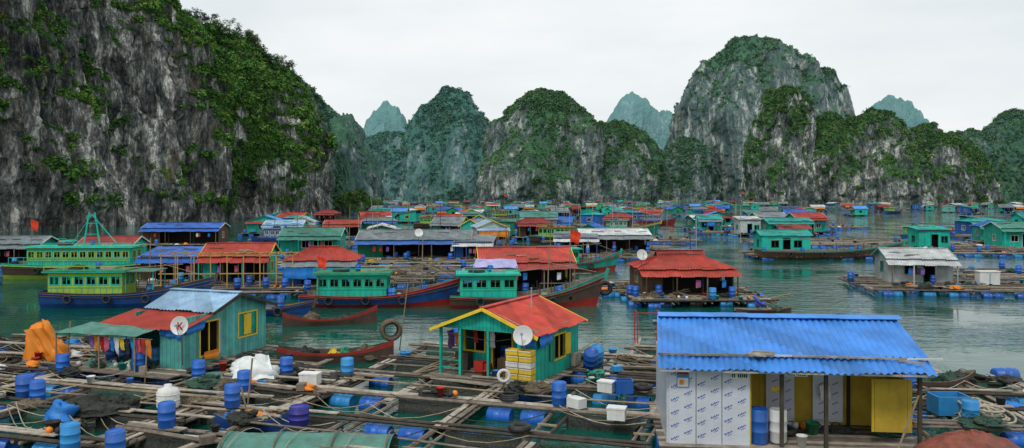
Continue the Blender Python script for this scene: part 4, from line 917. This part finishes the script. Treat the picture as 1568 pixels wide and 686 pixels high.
fhouse('floating_house',5,151,rad(0),6.6,5,3.2,.9,'gx',R_GRN,WHITEW,TEALD,1,R_GREY,False,25)
fhouse('floating_house',-12.5,158,rad(0),4.8,4,2.6,.8,'gx',R_RED,GREEN,WHT,1,None,False,26)
fhouse('floating_house',-38,134,rad(5),6,5,2.4,.6,'gx',R_PALE,TEAL,WHT,1,R_PALE,False,27)
fhouse('floating_house',-30,142,rad(5),6,5,2.2,.6,'gx',R_RED,TEAL,WHT,1,R_RED,True,28)
k=Kit('yellow_timber_frame',-22,61.5,0,rad(3)); YW=mk('new_yellow_timber',(.50,.32,.08),var=.2,grime=.15)
for i in range(9):
    for yq in(0,3): k.beam(YW,(-5+i*1.25,yq,.4),(-5+i*1.25,yq,2.9),.07)
for z in(1.5,2.9): k.beam(YW,(-5.2,-.02,z),(5.2,-.02,z),.07)
k.beam(YW,(-5.2,3,2.9),(5.2,3,2.9),.07)
for i in range(12): k.beam(YW,(-5+i*.92,-.3,2.98),(-5+i*.92,3.3,2.98),.05)
k.box(WOOD,0,1.5,.38,11,4.4,.08)
for i in range(8): k.barrel(BARB,(-5+i*1.4,-.5,.05),.3,.9,'X',8)
k.done()
raft('fish_farm_raft',13,57,rad(2),9,7,2.2,31,n_gear=20,fine=False)
raft('fish_farm_raft',35,63.5,rad(-8),14,9,2.3,32,n_gear=20,fine=False)
raft('fish_farm_raft',46,72,rad(-6),12,8,2.5,33,n_gear=14,fine=False)
raft('fish_farm_raft',66,104,rad(-6),26,14,3,34,n_gear=30,fine=False)
raft('fish_farm_raft',52,122,rad(-3),30,16,3,35,n_gear=34,fine=False)
raft('fish_farm_raft',36,97,rad(0),14,6,2.3,36,n_gear=14,fine=False)
raft('fish_farm_raft',-22,62,rad(4),16,9,2.3,37,n_gear=26,fine=False)
raft('fish_farm_raft',-6,74,rad(3),22,12,2.5,38,n_gear=40,fine=False)
raft('fish_farm_raft',-8,88,rad(2),24,8,2.5,39,n_gear=30,fine=False)
raft('fish_farm_raft',12,96,rad(0),18,10,2.5,40,n_gear=28,fine=False)
raft('fish_farm_raft',-28,88,rad(3),18,14,2.8,41,n_gear=30,fine=False)
raft('fish_farm_raft',-46,84,rad(5),24,9,2.8,42,n_gear=26,fine=False)
raft('fish_farm_raft',5,62,rad(5),10,6,2.2,43,n_gear=18,fine=False)
raft('fish_farm_raft',-13,67,rad(5),10,6,2.2,44,n_gear=20,fine=False)
dish('satellite_dish',9.2,56.5,3.3,.38,0.2,20,2.5); dish('satellite_dish',-10.3,88,3.4,.45,0.2,20,2.5)
single('tyre_stack',6.6,56.5,.45,lambda k:[k.torus(RUB,(0,i*.16,.5),.4,.14,Matrix.Rotation(rad(90),4,'X')) for i in range(3)])
single('white_cabinet',37.6,63,.45,lambda k:(k.box(WHT,0,0,.55,1.6,.7,1.0),k.box(DISHM,0,0,1.09,1.7,.8,.08),k.box(BARL,0,-.36,.55,.05,.02,.8)))

# ================================================================= BACKGROUND village
RR=random.Random(77)
RMS=[R_RED,R_PALE,R_BLUE2,R_GREY,R_GRN,R_TEAL,R_PALE,R_WHITE,R_RED2,R_GREY,R_RED,R_BLUE,R_GREY,R_TEAL,R_WHITE,R_RED]
WMS=[TEAL,TEAL,GREEN,TEAL,BLUEW,CTE,WHITEW,TEALD,BROWN,TEAL,GREYW,TEAL,TEAL,BLUEW,TEAL,CGR]
protos=[]
for i in range(16):
    protos.append(fhouse('floating_house',0,0,0,RR.uniform(4,7),RR.uniform(3.5,5),RR.uniform(2.1,2.7),RR.uniform(.4,1),['gx','gy','gx','hip','shed'][i%5],RMS[i],WMS[i],[YEL,WHT,TEALD][i%3],RR.uniform(.8,1.5),RMS[(i*5+3)%16] if i%2 else None,i%4==0,100+i,drape=[None,TBL,TOR,None][i%4] ,n_gear=7,link=False))
bprotos=[]
cs=[(HRED,HTEA,HRED),(HBLU,HBLU,HRED),(HTEA,HTEA,YEL),(HBRN,HBRN,HTEA),(HRED,HRED,HBLU)]
for i in range(5): bprotos.append(boat('fishing_boat',0,0,0,RR.uniform(9,14),3,1.1,cs[i],(-4,RR.uniform(-.5,1.5),2.2,1.8,[CTE,CGR,CTE,HYG,BLUEW][i],[GREEN,CTE,GREEN,R_RED,R_BLUE2][i],[WHT,YEL,WHT,GREEN,WHT][i]),RR.uniform(.9,1.5),200+i,join=True,link=False,flag=False,rail=False))
rprotos=[]
for i in range(3):
    r=raft('fish_farm_raft',0,0,0,14,9,3,300+i,n_gear=14,fine=False); rprotos.append(r)
rprotos[0].location=(22,128,0); rprotos[1].location=(12,126,0); rprotos[2].location=(-20,118,0)
placed=[]
def free(x,y,r):
    for a,b_,q in placed:
        if (a-x)**2+(b_-y)**2<((r+q)*.5)**2: return False
    placed.append((x,y,r)); return True
def fill(n,y0,y1,s0,s1,r=9,pw=1.,rf=.35,bt=.18):
    for _ in range(n):
        y=y0+(y1-y0)*RR.random()**pw; x=y*RR.uniform(s0,s1)
        if 36<x<62 and y<140: continue
        rr=r*(1+y/500)
        if not free(x,y,rr): continue
        t=RR.random()
        if t<bt: clone(RR.choice(bprotos),'fishing_boat',x,y,RR.choice([0,math.pi])+RR.uniform(-.5,.5))
        else:
            clone(RR.choice(protos),'floating_house',x,y,RR.uniform(-.4,.4)+RR.choice([0,0,0,1.57,-1.57]))
            if RR.random()<rf: clone(RR.choice(rprotos),'fish_farm_raft',x+RR.uniform(-5,5),y-6,RR.uniform(-.3,.3))
fill(45,112,160,-.17,.10,9.5)
fill(440,160,420,-.175,.27,10.5,1.2)
fill(450,400,720,-.175,.34,11,1.,.1)
fill(40,135,230,-.31,-.20,10)
fill(60,175,300,.28,.38,12)
fill(170,300,560,.38,.66,14,.9,.3)
fill(14,130,200,.50,.66,13,rf=.6)
k=Kit('village_masts',0,0,0,0)
for _ in range(130):
    y=RR.uniform(95,420); x=y*RR.uniform(-.3,.3); h=RR.uniform(4,7.5); k.tube(RR.choice([BAMB,WOODD,METAL]),[(x,y,.3),(x+RR.uniform(-.4,.4),y,h)],.05+y*.00012,4,.03)
k.done()

# ---------------------------------------------------------------- light, sky, camera
w=bpy.data.worlds.new('World'); sc.world=w; w.use_nodes=True; nt=w.node_tree; bg=nt.nodes['Background']
EL,AZ=rad(52),rad(205)
sky=nd(nt,'ShaderNodeTexSky',sky_type='NISHITA'); sky.sun_disc=False; sky.sun_elevation=EL; sky.sun_rotation=AZ; sky.air_density=1; sky.dust_density=3
hs=nd(nt,'ShaderNodeHueSaturation'); hs.inputs['Saturation'].default_value=.25; nt.links.new(sky.outputs[0],hs.inputs['Color'])
tc=nd(nt,'ShaderNodeTexCoord').outputs['Generated']
cl=noise_n(nt,tc,2.2,5,.55,(1,1,3.5))
cloud=ramp(nt,cl,[(.35,(7.2,7.7,8.0)),(.65,(8.7,9.0,9.05))])
sk=mixc(nt,.88,hs.outputs[0],cloud); nt.links.new(sk,bg.inputs['Color']); bg.inputs['Strength'].default_value=.113
sd=bpy.data.lights.new('sun','SUN'); sd.energy=1.5; sd.angle=rad(12); sd.color=(1,.97,.92); so=bpy.data.objects.new('sun',sd); COL.objects.link(so)
d=Vector((math.sin(AZ)*math.cos(EL),math.cos(AZ)*math.cos(EL),math.sin(EL))); so.rotation_euler=(-d).to_track_quat('-Z','Y').to_euler()
cd=bpy.data.cameras.new('camera'); cam=bpy.data.objects.new('camera',cd); COL.objects.link(cam); sc.camera=cam
cam.location=(0,0,7.5); cam.rotation_euler=(rad(90),0,0); cd.sensor_width=36; cd.lens=28; cd.shift_y=-43/1568; cd.clip_end=12000; cd.clip_start=.3
print('objects',len(bpy.data.objects))
